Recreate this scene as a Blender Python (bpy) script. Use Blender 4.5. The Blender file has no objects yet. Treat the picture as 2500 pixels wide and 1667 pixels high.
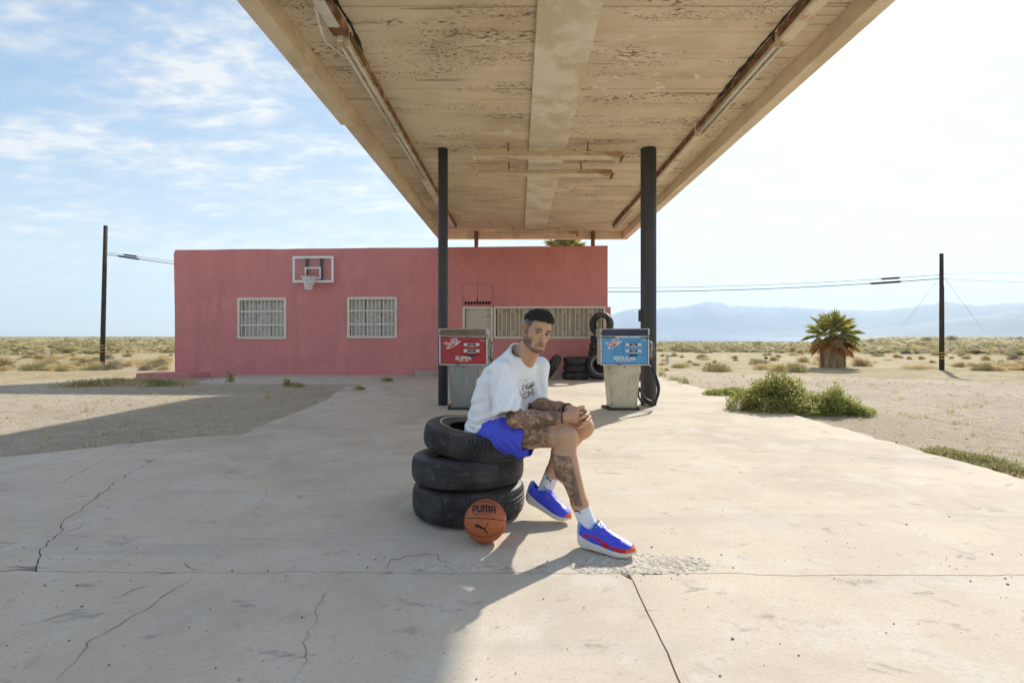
import bpy, bmesh, math, random
import numpy as np
from mathutils import Vector, Matrix, noise as mnoise
from mathutils.bvhtree import BVHTree

R = math.radians
random.seed(7)
rng = np.random.default_rng(7)
S = bpy.context.scene
COL = S.collection

# ------------------------------------------------------------------ camera
F, CX, CY, H = 1254.0, 1265.0, 821.0, 1.17        # photo pixels (2500 wide), eye height
cam = bpy.data.cameras.new('camera')
cam.sensor_width = 36.0
cam.lens = 36.0 * F / 2500.0
cam.shift_x = -(CX - 1250.0) / 2500.0
cam.shift_y = (CY - 833.5) / 2500.0
cam.clip_start = 0.05
cam.clip_end = 60000.0
camo = bpy.data.objects.new('camera', cam)
camo.location = (0, 0, H)
camo.rotation_euler = (R(90), 0, 0)
COL.objects.link(camo)
S.camera = camo

# ------------------------------------------------------------------ sun, sky, exposure
SUNV = Vector((0.86, 1.27, 1.0)).normalized()       # towards the sun
SUN_STRENGTH, SKY_STRENGTH, EXPOSURE = 2.7, 0.130, 1.29
HAZE = 7.0e-5
sun = bpy.data.lights.new('sun', 'SUN')
sun.energy = SUN_STRENGTH
sun.angle = R(0.9)
sun.color = (1.0, 0.97, 0.905)
suno = bpy.data.objects.new('sun', sun)
suno.rotation_euler = SUNV.to_track_quat('Z', 'Y').to_euler()
suno.location = (20, 30, 25)
COL.objects.link(suno)

W = bpy.data.worlds.new('World')
S.world = W
W.use_nodes = True
nt = W.node_tree
nt.nodes.clear()
def wn(t, **kw):
    n = nt.nodes.new(t)
    for k, v in kw.items():
        setattr(n, k, v)
    return n
out = wn('ShaderNodeOutputWorld')
bg = wn('ShaderNodeBackground')
bg.inputs['Strength'].default_value = SKY_STRENGTH
sky = wn('ShaderNodeTexSky', sky_type='NISHITA')
sky.sun_disc = False
sky.sun_elevation = math.asin(SUNV.z)
sky.sun_rotation = math.atan2(SUNV.x, SUNV.y)
sky.air_density, sky.dust_density, sky.ozone_density = 1.0, 0.5, 1.5
sky.altitude = 0
# thin altocumulus sheet: direction projected on a plane overhead
tc = wn('ShaderNodeTexCoord')
sep = wn('ShaderNodeSeparateXYZ')
nt.links.new(tc.outputs['Generated'], sep.inputs[0])
zc = wn('ShaderNodeMath', operation='MAXIMUM'); zc.inputs[1].default_value = 0.0
nt.links.new(sep.outputs['Z'], zc.inputs[0])
zz = wn('ShaderNodeMath', operation='ADD'); zz.inputs[1].default_value = 0.16
nt.links.new(zc.outputs[0], zz.inputs[0])
dx = wn('ShaderNodeMath', operation='DIVIDE'); dy = wn('ShaderNodeMath', operation='DIVIDE')
nt.links.new(sep.outputs['X'], dx.inputs[0]); nt.links.new(zz.outputs[0], dx.inputs[1])
nt.links.new(sep.outputs['Y'], dy.inputs[0]); nt.links.new(zz.outputs[0], dy.inputs[1])
cmb = wn('ShaderNodeCombineXYZ')
nt.links.new(dx.outputs[0], cmb.inputs[0]); nt.links.new(dy.outputs[0], cmb.inputs[1])
mp = wn('ShaderNodeMapping')
mp.inputs['Rotation'].default_value = (0, 0, R(35))
mp.inputs['Scale'].default_value = (1.0, 1.7, 1.0)
nt.links.new(cmb.outputs[0], mp.inputs[0])
def wnoise(scale, detail, rough, dist=0.0):
    n = wn('ShaderNodeTexNoise')
    n.inputs['Scale'].default_value = scale
    n.inputs['Detail'].default_value = detail
    n.inputs['Roughness'].default_value = rough
    n.inputs['Distortion'].default_value = dist
    nt.links.new(mp.outputs[0], n.inputs['Vector'])
    return n
n1 = wnoise(1.05, 4, 0.55, 0.3); n2 = wnoise(8.0, 6, 0.6, 0.3); n3 = wnoise(3.0, 4, 0.6, 0.2)
def wmap(sock, a, b, c, d):
    m = wn('ShaderNodeMapRange', interpolation_type='SMOOTHSTEP')
    for i, v in zip((1, 2, 3, 4), (a, b, c, d)):
        m.inputs[i].default_value = v
    nt.links.new(sock, m.inputs[0])
    return m.outputs[0]
def wmath(op, a, b):
    m = wn('ShaderNodeMath', operation=op)
    for i, v in enumerate((a, b)):
        if isinstance(v, (int, float)): m.inputs[i].default_value = v
        else: nt.links.new(v, m.inputs[i])
    return m.outputs[0]
big = wmap(n1.outputs['Fac'], 0.34, 0.62, 0.25, 1.0)
puff = wmap(n2.outputs['Fac'], 0.34, 0.70, 0.25, 1.0)
mid = wmap(n3.outputs['Fac'], 0.36, 0.66, 0.25, 1.0)
cov = wmath('MULTIPLY', wmath('MULTIPLY', big, mid), puff)
cov = wmath('MULTIPLY', cov, 1.5)
cl = wn('ShaderNodeMix', data_type='RGBA')
cl.clamp_factor = True
nt.links.new(cov, cl.inputs['Factor'])
# a cloud scatters the light of its own patch of sky: brighter and whiter than the blue behind
scl = wn('ShaderNodeMix', data_type='RGBA', blend_type='MIX')
hsv = wn('ShaderNodeHueSaturation'); hsv.inputs['Saturation'].default_value = 0.03; hsv.inputs['Value'].default_value = 1.10
tint = wn('ShaderNodeHueSaturation'); tint.inputs['Saturation'].default_value = 1.35; tint.inputs['Hue'].default_value = 0.512
# soften the contrast between the glare round the sun and the rest of the dome
A_ = 2.8
spc = wn('ShaderNodeSeparateColor'); cbc = wn('ShaderNodeCombineColor')
nt.links.new(sky.outputs[0], spc.inputs[0])
for i in range(3):
    e_ = wmath('POWER', 2.718, wmath('MULTIPLY', spc.outputs[i], -1.0 / A_))
    nt.links.new(wmath('MULTIPLY', wmath('SUBTRACT', 1.0, e_), A_ * 1.16), cbc.inputs[i])
nt.links.new(cbc.outputs[0], hsv.inputs['Color'])
nt.links.new(cbc.outputs[0], tint.inputs['Color'])
nt.links.new(tint.outputs[0], cl.inputs['A'])
nt.links.new(hsv.outputs[0], cl.inputs['B'])
nt.links.new(cl.outputs['Result'], bg.inputs['Color'])
nt.links.new(bg.outputs[0], out.inputs['Surface'])

vs = S.view_settings
vs.view_transform = 'Standard'
vs.look = 'None'
vs.gamma = 1.0
vs.use_curve_mapping = False
vs.exposure = EXPOSURE
S.cycles.use_denoising = True
S.cycles.max_bounces = 8
S.cycles.diffuse_bounces = 4
S.cycles.glossy_bounces = 3
S.cycles.transmission_bounces = 6
S.cycles.transparent_max_bounces = 12
S.cycles.volume_bounces = 1
S.cycles.caustics_reflective = False
S.cycles.caustics_refractive = False

# ------------------------------------------------------------------ helpers
def px(u, v, d):
    """photo pixel at a known distance -> point"""
    return Vector(((u - CX) / F * d, d, H - (v - CY) / F * d))
def sm(a, b, x):
    t = np.clip((x - a) / (b - a), 0, 1)
    return t * t * (3 - 2 * t)
def lin(c):
    return tuple(((x / 255.0) / 12.92 if x / 255.0 <= 0.04045 else ((x / 255.0 + 0.055) / 1.055) ** 2.4) for x in c)

def tag(o, label=None, cat=None, group=None, kind=None):
    if label: o['label'] = label
    if cat: o['category'] = cat
    if group: o['group'] = group
    if kind: o['kind'] = kind
    return o
def empty(name, loc=(0, 0, 0), rz=0.0, label=None, cat=None, group=None, kind=None):
    o = bpy.data.objects.new(name, None)
    o.empty_display_size = 0.1
    o.location = loc
    o.rotation_euler = (0, 0, rz)
    COL.objects.link(o)
    return tag(o, label, cat, group, kind)

def make_mesh(name, verts, faces, mats, fm=None, smooth=False):
    me = bpy.data.meshes.new(name)
    me.from_pydata([tuple(v) for v in verts], [], [tuple(f) for f in faces])
    for m in (mats if isinstance(mats, (list, tuple)) else [mats]):
        me.materials.append(m)
    if fm is not None and len(fm):
        me.polygons.foreach_set('material_index', np.asarray(fm, dtype=np.int32))
    if smooth:
        me.polygons.foreach_set('use_smooth', np.ones(len(me.polygons), dtype=bool))
    me.update()
    return me
def add_obj(name, me, parent=None, loc=None, rot=None):
    o = bpy.data.objects.new(name, me)
    COL.objects.link(o)
    if parent is not None: o.parent = parent
    if loc is not None: o.location = loc
    if rot is not None: o.rotation_euler = rot
    return o
def copy_tree(o, parent=None):
    c = o.copy()
    COL.objects.link(c)
    c.parent = parent
    for ch in list(o.children):
        copy_tree(ch, c)
    return c

class MB:
    """collects shapes of ONE mesh"""
    def __init__(s):
        s.v, s.f, s.m = [], [], []
    def add(s, V, Fc, mi=0, M=None):
        n = len(s.v)
        for p in V:
            p = Vector(p)
            s.v.append(M @ p if M is not None else p)
        for f in Fc:
            s.f.append(tuple(i + n for i in f)); s.m.append(mi)
        return s
    def box(s, lo, hi, mi=0, M=None, bev=0.0):
        x0, y0, z0 = lo; x1, y1, z1 = hi
        if bev <= 0:
            V = [(x0, y0, z0), (x1, y0, z0), (x1, y1, z0), (x0, y1, z0), (x0, y0, z1), (x1, y0, z1), (x1, y1, z1), (x0, y1, z1)]
            Fc = [(0, 3, 2, 1), (4, 5, 6, 7), (0, 1, 5, 4), (1, 2, 6, 5), (2, 3, 7, 6), (3, 0, 4, 7)]
            return s.add(V, Fc, mi, M)
        bm = bmesh.new()
        bmesh.ops.create_cube(bm, size=1.0)
        for q in bm.verts:
            q.co = Vector(((x0 + x1) / 2 + q.co.x * (x1 - x0), (y0 + y1) / 2 + q.co.y * (y1 - y0), (z0 + z1) / 2 + q.co.z * (z1 - z0)))
        bmesh.ops.bevel(bm, geom=bm.edges[:], offset=bev, segments=1, affect='EDGES')
        bm.verts.index_update()
        s.add([q.co.copy() for q in bm.verts], [[q.index for q in f.verts] for f in bm.faces], mi, M)
        bm.free()
        return s
    def tube(s, path, r, n=8, mi=0, cap=True, M=None):
        P = [Vector(p) for p in path]
        rr = r if isinstance(r, (list, tuple)) else [r] * len(P)
        V, Fc = [], []
        up = None
        for i, p in enumerate(P):
            t = (P[min(i + 1, len(P) - 1)] - P[max(i - 1, 0)]).normalized()
            if up is None:
                up = Vector((0, 0, 1)) if abs(t.z) < 0.9 else Vector((1, 0, 0))
            a = t.cross(up).normalized()
            b = a.cross(t).normalized()
            up = b
            for k in range(n):
                q = 2 * math.pi * k / n
                V.append(p + (a * math.cos(q) + b * math.sin(q)) * rr[i])
        for i in range(len(P) - 1):
            for k in range(n):
                k2 = (k + 1) % n
                Fc.append((i * n + k, i * n + k2, (i + 1) * n + k2, (i + 1) * n + k))
        if cap:
            Fc.append(tuple(range(n - 1, -1, -1)))
            Fc.append(tuple((len(P) - 1) * n + k for k in range(n)))
        return s.add(V, Fc, mi, M)
    def lathe(s, prof, n=32, mi=0, M=None, closed=False):
        V, Fc = [], []
        m = len(prof)
        for k in range(n):
            a = 2 * math.pi * k / n
            for (r, z) in prof:
                V.append((r * math.cos(a), r * math.sin(a), z))
        for k in range(n):
            k2 = (k + 1) % n
            for j in range(m if closed else m - 1):
                j2 = (j + 1) % m
                Fc.append((k * m + j, k2 * m + j, k2 * m + j2, k * m + j2))
        return s.add(V, Fc, mi, M)
    def prism(s, poly, z0, z1, mi=0, M=None):
        n = len(poly)
        V = [(x, y, z0) for x, y in poly] + [(x, y, z1) for x, y in poly]
        Fc = [tuple(range(n - 1, -1, -1)), tuple(range(n, 2 * n))]
        for i in range(n):
            j = (i + 1) % n
            Fc.append((i, j, n + j, n + i))
        return s.add(V, Fc, mi, M)
    def mesh(s, name, mats, smooth=False):
        return make_mesh(name, s.v, s.f, mats, s.m, smooth)
    def build(s, name, mats, parent=None, smooth=False, loc=None, rot=None):
        return add_obj(name, s.mesh(name, mats, smooth), parent, loc, rot)

# ------------------------------------------------------------------ materials
MATS = {}
def M_(name, col, rough=0.8, var=0.12, scale=4.0, bump=0.0, bscale=40.0, metal=0.0, spec=0.4,
       stains=(), stretch=(1, 1, 1), attr=None, coat=0.0, sss=0.0, bdist=0.01, alpha=None, trans=0.0):
    """principled material: noisy base colour, optional stain layers (colour, scale, lo, hi, stretch, strength), bump"""
    m = bpy.data.materials.new(name)
    m.use_nodes = True
    t = m.node_tree
    b = t.nodes['Principled BSDF']
    b.inputs['Roughness'].default_value = rough
    b.inputs['Metallic'].default_value = metal
    b.inputs['Specular IOR Level'].default_value = spec
    b.inputs['Coat Weight'].default_value = coat
    tcn = t.nodes.new('ShaderNodeTexCoord')
    def noise(scale, detail=6, rough_=0.6, st=(1, 1, 1), dist=0.0):
        mpn = t.nodes.new('ShaderNodeMapping'); mpn.inputs['Scale'].default_value = st
        t.links.new(tcn.outputs['Object'], mpn.inputs[0])
        n = t.nodes.new('ShaderNodeTexNoise')
        n.inputs['Scale'].default_value = scale; n.inputs['Detail'].default_value = detail
        n.inputs['Roughness'].default_value = rough_; n.inputs['Distortion'].default_value = dist
        t.links.new(mpn.outputs[0], n.inputs['Vector'])
        return n.outputs['Fac']
    def rmap(sock, lo, hi, a=0.0, c=1.0):
        r = t.nodes.new('ShaderNodeMapRange'); r.interpolation_type = 'SMOOTHSTEP'
        for i, v in zip((1, 2, 3, 4), (lo, hi, a, c)): r.inputs[i].default_value = v
        t.links.new(sock, r.inputs[0]); return r.outputs[0]
    def mix(f, A, B, mode='MIX'):
        x = t.nodes.new('ShaderNodeMix'); x.data_type = 'RGBA'; x.blend_type = mode
        if isinstance(f, (int, float)): x.inputs['Factor'].default_value = f
        else: t.links.new(f, x.inputs['Factor'])
        for nm, v in (('A', A), ('B', B)):
            if isinstance(v, tuple): x.inputs[nm].default_value = (*v[:3], 1)
            else: t.links.new(v, x.inputs[nm])
        return x.outputs['Result']
    m['_'] = 0
    if attr:
        at = t.nodes.new('ShaderNodeAttribute'); at.attribute_name = attr
        base = at.outputs['Color']
        k = rmap(noise(scale, 5, 0.6, stretch), 0.3, 0.7, 1 - var, 1 + var)
        cmbn = t.nodes.new('ShaderNodeCombineColor')
        for i in range(3): t.links.new(k, cmbn.inputs[i])
        base = mix(1.0, base, cmbn.outputs[0], 'MULTIPLY')
    else:
        base = mix(rmap(noise(scale, 6, 0.6, stretch), 0.3, 0.7), tuple(c * (1 - var) for c in col), tuple(min(1, c * (1 + var)) for c in col))
    for s_ in stains:
        c, sc, lo, hi = s_[:4]
        st = s_[4] if len(s_) > 4 else (1, 1, 1)
        am = s_[5] if len(s_) > 5 else 1.0
        f_ = rmap(noise(sc, 8, 0.65, st, 0.4), lo, hi, 0.0, am)
        if len(s_) > 6:
            k_, klo, khi, kst = s_[6]
            mm_ = t.nodes.new('ShaderNodeMath'); mm_.operation = 'MULTIPLY'
            t.links.new(f_, mm_.inputs[0]); t.links.new(rmap(noise(k_, 5, 0.6, kst, 0.3), klo, khi), mm_.inputs[1]); f_ = mm_.outputs[0]
        base = mix(f_, base, c)
    t.links.new(base, b.inputs['Base Color'])
    if bump > 0:
        bn = t.nodes.new('ShaderNodeBump'); bn.inputs['Strength'].default_value = bump
        bn.inputs['Distance'].default_value = bdist
        t.links.new(noise(bscale, 6, 0.65, stretch), bn.inputs['Height'])
        t.links.new(bn.outputs[0], b.inputs['Normal'])
    if sss > 0:
        b.inputs['Subsurface Weight'].default_value = sss
        b.inputs['Subsurface Radius'].default_value = (0.012, 0.005, 0.003)
        b.inputs['Subsurface Scale'].default_value = 1.0
    if alpha is not None: b.inputs['Alpha'].default_value = alpha
    if trans: b.inputs['Transmission Weight'].default_value = trans
    del m['_']
    MATS[name] = m
    return m
def leaf_mat(name, c1, c2, rough=0.6, tr=0.35, scale=3.0):
    m = bpy.data.materials.new(name); m.use_nodes = True
    t = m.node_tree
    b = t.nodes['Principled BSDF']; b.inputs['Roughness'].default_value = rough
    b.inputs['Specular IOR Level'].default_value = 0.3
    o = t.nodes['Material Output']
    tr_ = t.nodes.new('ShaderNodeBsdfTranslucent'); mx = t.nodes.new('ShaderNodeMixShader'); mx.inputs[0].default_value = tr
    at = t.nodes.new('ShaderNodeAttribute'); at.attribute_name = 'shade'
    geo = t.nodes.new('ShaderNodeTexCoord'); n = t.nodes.new('ShaderNodeTexNoise'); n.inputs['Scale'].default_value = scale
    t.links.new(geo.outputs['Object'], n.inputs['Vector'])
    ad = t.nodes.new('ShaderNodeMath'); ad.operation = 'MULTIPLY_ADD'; ad.inputs[1].default_value = 0.9; 
    sb = t.nodes.new('ShaderNodeMath'); sb.operation = 'SUBTRACT'; sb.inputs[1].default_value = 0.5
    t.links.new(n.outputs['Fac'], sb.inputs[0]); t.links.new(sb.outputs[0], ad.inputs[0]); t.links.new(at.outputs['Fac'], ad.inputs[2])
    x = t.nodes.new('ShaderNodeMix'); x.data_type = 'RGBA'
    x.inputs['A'].default_value = (*c1, 1); x.inputs['B'].default_value = (*c2, 1)
    t.links.new(ad.outputs[0], x.inputs['Factor'])
    t.links.new(x.outputs['Result'], b.inputs['Base Color']); t.links.new(x.outputs['Result'], tr_.inputs['Color'])
    t.links.new(b.outputs[0], mx.inputs[1]); t.links.new(tr_.outputs[0], mx.inputs[2]); t.links.new(mx.outputs[0], o.inputs['Surface'])
    return m
def shade_attr(me, vals):
    a = me.attributes.new('shade', 'FLOAT', 'FACE')
    a.data.foreach_set('value', np.asarray(vals, dtype=np.float32))

CONC = lin((206, 196, 178))
concrete = M_('concrete', (0.63, 0.53, 0.40), 0.9, 0.06, 1.3, 0.4, 90, spec=0.2, bdist=0.004,
              stains=[((0.46, 0.39, 0.295), 0.55, 0.44, 0.64, (1, 1, 1), 0.65), ((0.66, 0.60, 0.50), 2.3, 0.50, 0.62, (1, 1, 1), 0.5),
                      ((0.36, 0.335, 0.30), 1.1, 0.53, 0.68, (0.22, 2.2, 1), 0.32), ((0.42, 0.36, 0.27), 6.0, 0.58, 0.68, (1, 1, 1), 0.5),
                      ((0.20, 0.18, 0.15), 30.0, 0.655, 0.69, (1, 1, 1), 0.7), ((0.46, 0.40, 0.31), 60.0, 0.48, 0.62, (1, 1, 1), 0.4),
                      ((0.24, 0.215, 0.18), 3.0, 0.60, 0.68, (1, 2.0, 1), 0.55)])
crack_m = M_('crack_dirt', (0.20, 0.17, 0.135), 0.95, 0.3, 30, 0.3, 120)
rubble_m = M_('crumbled_concrete', (0.62, 0.54, 0.43), 0.95, 0.18, 30, 0.9, 120, bdist=0.006, stains=[((0.34, 0.29, 0.22), 45, 0.56, 0.63), ((0.45, 0.38, 0.28), 7, .5, .64, (1, 1, 1), .7)])
pebble_m = M_('pebble', (0.16, 0.14, 0.12), 0.9, 0.5, 9)
gravel_m = M_('gravel_stone', (0.46, 0.40, 0.31), 0.95, 0.35, 3)
stucco = M_('pink_stucco', (0.69, 0.27, 0.25), 0.92, 0.05, 1.2, 0.45, 28, spec=0.15, bdist=0.012,
            stains=[((0.62, 0.24, 0.23), 0.7, 0.45, 0.7, (1, 1, 1.4), 0.7), ((0.75, 0.32, 0.29), 1.6, 0.52, 0.72, (1, 1, 0.8), 0.6),
                    ((0.52, 0.20, 0.20), 2.4, 0.55, 0.70, (1, 1, 0.5), 0.45), ((0.16, 0.07, 0.07), 14.0, 0.69, 0.71), ((0.50, 0.22, 0.20), 1.0, 0.54, 0.66, (2.2, 2.2, .22), 0.35), ((0.58, 0.23, 0.22), 9.0, 0.55, 0.66, (1, 1, .4), 0.45)])
pinkpaint = M_('pink_paint', (0.66, 0.26, 0.24), 0.8, 0.07, 3, 0.2, 40, stains=[((0.35, 0.12, 0.11), 5, 0.6, 0.75)])
plaster = M_('canopy_boards', (0.76, 0.635, 0.46), 0.9, 0.06, 1.4, 0.5, 30, spec=0.2, bdist=0.006,
             stains=[((0.64, 0.51, 0.35), 0.8, 0.42, 0.62, (0.5, 1.5, 1), 0.7), ((0.46, 0.35, 0.23), 0.7, 0.55, 0.72, (0.6, 1.2, 1), 0.6),
                     ((0.84, 0.77, 0.62), 3.2, 0.57, 0.585, (0.8, 1.3, 1), 0.9, (0.8, 0.55, 0.60, (.7, 1, 1))),
                     ((0.13, 0.09, 0.055), 20.0, 0.52, 0.57, (0.55, 1.4, 1), 0.85, (1.9, 0.525, 0.63, (.5, 1.6, 1))),
                     ((0.10, 0.07, 0.045), 46.0, 0.555, 0.60, (0.6, 1.2, 1), 0.85, (1.3, 0.47, 0.61, (.5, 1.7, 1))),
                     ((0.30, 0.22, 0.14), 4.0, 0.60, 0.66, (0.15, 4.0, 1), 0.8)])
beam_m = M_('canopy_beam', (0.82, 0.75, 0.61), 0.88, 0.05, 1.5, 0.2, 40, spec=0.2,
            stains=[((0.62, 0.51, 0.33), 1.3, 0.46, 0.60, (1, 1, 1), 0.75), ((0.66, 0.60, 0.49), 3, 0.55, 0.7, (1, 1, 1), 0.7), ((0.25, 0.22, 0.19), 9, 0.72, 0.77, (.7, 2, 1), .6)])
fascia_m = M_('canopy_fascia', (0.78, 0.66, 0.48), 0.88, 0.07, 1.2, 0.2, 35, spec=0.2,
              stains=[((0.60, 0.48, 0.31), 2.0, 0.48, 0.64, (1, .5, 1), 0.7), ((0.66, 0.58, 0.44), 3.0, 0.6, 0.66, (1, .4, 1), 0.6), ((0.17, 0.12, 0.08), 6, 0.68, 0.76, (1, .5, 1), 0.7)])
rooftop_m = M_('roof_felt', (0.30, 0.28, 0.25), 0.95, 0.1, 2)
steel_dark = M_('column_paint', (0.062, 0.064, 0.070), 0.62, 0.18, 2.5, 0.12, 30, spec=0.35, stretch=(1, 1, .25),
                stains=[((0.10, 0.095, 0.09), 2.2, 0.5, 0.7, (2, 2, .3), 0.7), ((0.16, 0.13, 0.10), 14, 0.72, 0.77, (1, 1, .5), .6)])
post_brown = M_('post_brown', (0.30, 0.17, 0.09), 0.8, 0.2, 4, 0.2, 40, stains=[((0.16, 0.08, 0.04), 5, 0.5, 0.7)])
fix_cream = M_('fixture_enamel', (0.74, 0.65, 0.48), 0.6, 0.08, 3, 0.2, 40, spec=0.4,
               stains=[((0.40, 0.20, 0.07), 2.6, 0.52, 0.62, (.5, 1, 2), 0.7), ((0.14, 0.08, 0.04), 24, 0.62, 0.66, (.7, 1, 1), 0.8), ((0.50, 0.32, 0.12), 1.4, 0.62, 0.74, (1, 1, 1), 0.8)])
rust_m = M_('rusted_steel', (0.24, 0.125, 0.06), 0.9, 0.4, 9, 0.5, 60, stains=[((0.10, 0.05, 0.025), 12, 0.5, 0.65), ((0.50, 0.36, 0.22), 6, .54, .66)])
tube_m = M_('lamp_tube', (0.72, 0.68, 0.58), 0.35, 0.05, 3, spec=0.5)
# ------------------------------------------------------------------ ground, slabs
def terr_z(x, y):
    """height of the land"""
    r = np.hypot(x, y)
    z = -0.045 - 0.40 * sm(16.0, 27.0, r)
    th = np.degrees(np.arctan2(x, np.maximum(y, 1e-6)))
    th = np.where(y <= 0, 180.0, th)
    w = sm(3.0, 8.0, th) * (1 - sm(31.0, 37.0, th))
    z = z - w * 0.0085 * np.clip(r - 45.0, 0, 2600)
    z = z + 0.05 * sm(12, 30, r) * (np.sin(x * 0.31 + 1.3) * np.cos(y * 0.27) + 0.5 * np.sin(x * 0.9 + y * 0.7))
    return z
def gpix(u, v, dmax=4000.0):
    """where a photo pixel meets the land"""
    d = 4.0
    while d < dmax:
        p = px(u, v, d)
        if p.z <= float(terr_z(p.x, p.y)):
            break
        d *= 1.002
    return px(u, v, d)
def gz(x, y):
    return float(terr_z(np.float64(x), np.float64(y)))

rings = np.concatenate([np.linspace(0.0, 30.0, 46), np.geomspace(31.0, 16000.0, 70)])
naz = 300
V, Fc = [], []
for r_ in rings:
    for k in range(naz):
        a = 2 * math.pi * k / naz
        V.append((r_ * math.sin(a), r_ * math.cos(a), 0))
V = np.array(V); V[:, 2] = terr_z(V[:, 0], V[:, 1])
for i in range(len(rings) - 1):
    for k in range(naz):
        k2 = (k + 1) % naz
        Fc.append((i * naz + k, (i + 1) * naz + k, (i + 1) * naz + k2, i * naz + k2))

g = bpy.data.materials.new('desert_soil'); g.use_nodes = True
t = g.node_tree; b = t.nodes['Principled BSDF']; b.inputs['Roughness'].default_value = 0.95; b.inputs['Specular IOR Level'].default_value = 0.15
tcn = t.nodes.new('ShaderNodeTexCoord')
def gn(scale, detail=8, st=(1, 1, 1), rough=.65):
    mpn = t.nodes.new('ShaderNodeMapping'); mpn.inputs['Scale'].default_value = st
    t.links.new(tcn.outputs['Object'], mpn.inputs[0])
    n = t.nodes.new('ShaderNodeTexNoise'); n.inputs['Scale'].default_value = scale; n.inputs['Detail'].default_value = detail; n.inputs['Roughness'].default_value = rough
    t.links.new(mpn.outputs[0], n.inputs['Vector']); return n.outputs['Fac']
def gr(s, lo, hi, a=0., c=1.):
    r = t.nodes.new('ShaderNodeMapRange'); r.interpolation_type = 'SMOOTHSTEP'
    for i, v in zip((1, 2, 3, 4), (lo, hi, a, c)): r.inputs[i].default_value = v
    t.links.new(s, r.inputs[0]); return r.outputs[0]
def gm(f, A, B):
    x = t.nodes.new('ShaderNodeMix'); x.data_type = 'RGBA'
    t.links.new(f, x.inputs['Factor'])
    for nm, v in (('A', A), ('B', B)):
        if isinstance(v, tuple): x.inputs[nm].default_value = (*v, 1)
        else: t.links.new(v, x.inputs[nm])
    return x.outputs['Result']
def gmath(op, a, c):
    x = t.nodes.new('ShaderNodeMath'); x.operation = op
    for i, v in enumerate((a, c)):
        if isinstance(v, (int, float)): x.inputs[i].default_value = v
        else: t.links.new(v, x.inputs[i])
    return x.outputs[0]
ln = t.nodes.new('ShaderNodeVectorMath'); ln.operation = 'LENGTH'
t.links.new(tcn.outputs['Object'], ln.inputs[0]); dist = ln.outputs['Value']
c0 = gm(gr(gn(0.5), .35, .65), (0.57, 0.465, 0.325), (0.67, 0.56, 0.405))
c0 = gm(gr(gn(6.0), .5, .68, 0, .7), c0, (0.36, 0.285, 0.19))
c0 = gm(gr(gn(38.0, 4), .50, .62, 0, .6), c0, (0.24, 0.19, 0.13))
c0 = gm(gr(gn(55.0, 3), .60, .70, 0, .5), c0, (0.68, 0.60, 0.48))
c1 = gm(gr(gn(0.23), .40, .62), (0.55, 0.44, 0.27), (0.46, 0.35, 0.19))
c1 = gm(gr(gn(1.7), .48, .66, 0, .8), c1, (0.36, 0.28, 0.14))
c2 = gm(gr(gn(0.05), .40, .60), (0.43, 0.36, 0.19), (0.33, 0.29, 0.14))
wob = gmath('MULTIPLY', gn(0.15), 14.0)
dd = gmath('ADD', dist, wob)
col = gm(gr(dd, 24., 33.), c0, c1)
col = gm(gr(dd, 42., 90.), col, c2)
t.links.new(col, b.inputs['Base Color'])
bn = t.nodes.new('ShaderNodeBump'); bn.inputs['Strength'].default_value = 1.0; bn.inputs['Distance'].default_value = 0.045
t.links.new(gmath('ADD', gn(22.0, 6), gmath('MULTIPLY', gn(70.0, 3), .6)), bn.inputs['Height']); t.links.new(bn.outputs[0], b.inputs['Normal'])
land = add_obj('desert_ground', make_mesh('desert_ground', V, Fc, g, smooth=True))
tag(land, 'sandy desert plain with gravel and dry scrub reaching the horizon', 'ground', kind='structure')

# lake
lm = M_('lake_water', (0.05, 0.11, 0.16), 0.12, 0.05, 0.01, 0.15, 0.5, spec=0.5)
mb = MB(); n = 40
pts = [(r_ * math.sin(R(a)), r_ * math.cos(R(a)), -17.0) for a in np.linspace(0, 42, n) for r_ in (1500.0, 10900.0)]
mb.add(pts, [(2 * i, 2 * i + 2, 2 * i + 3, 2 * i + 1) for i in range(n - 1)])
tag(mb.build('lake', lm), 'strip of pale blue lake below the far mountains', 'lake', kind='structure')

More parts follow.
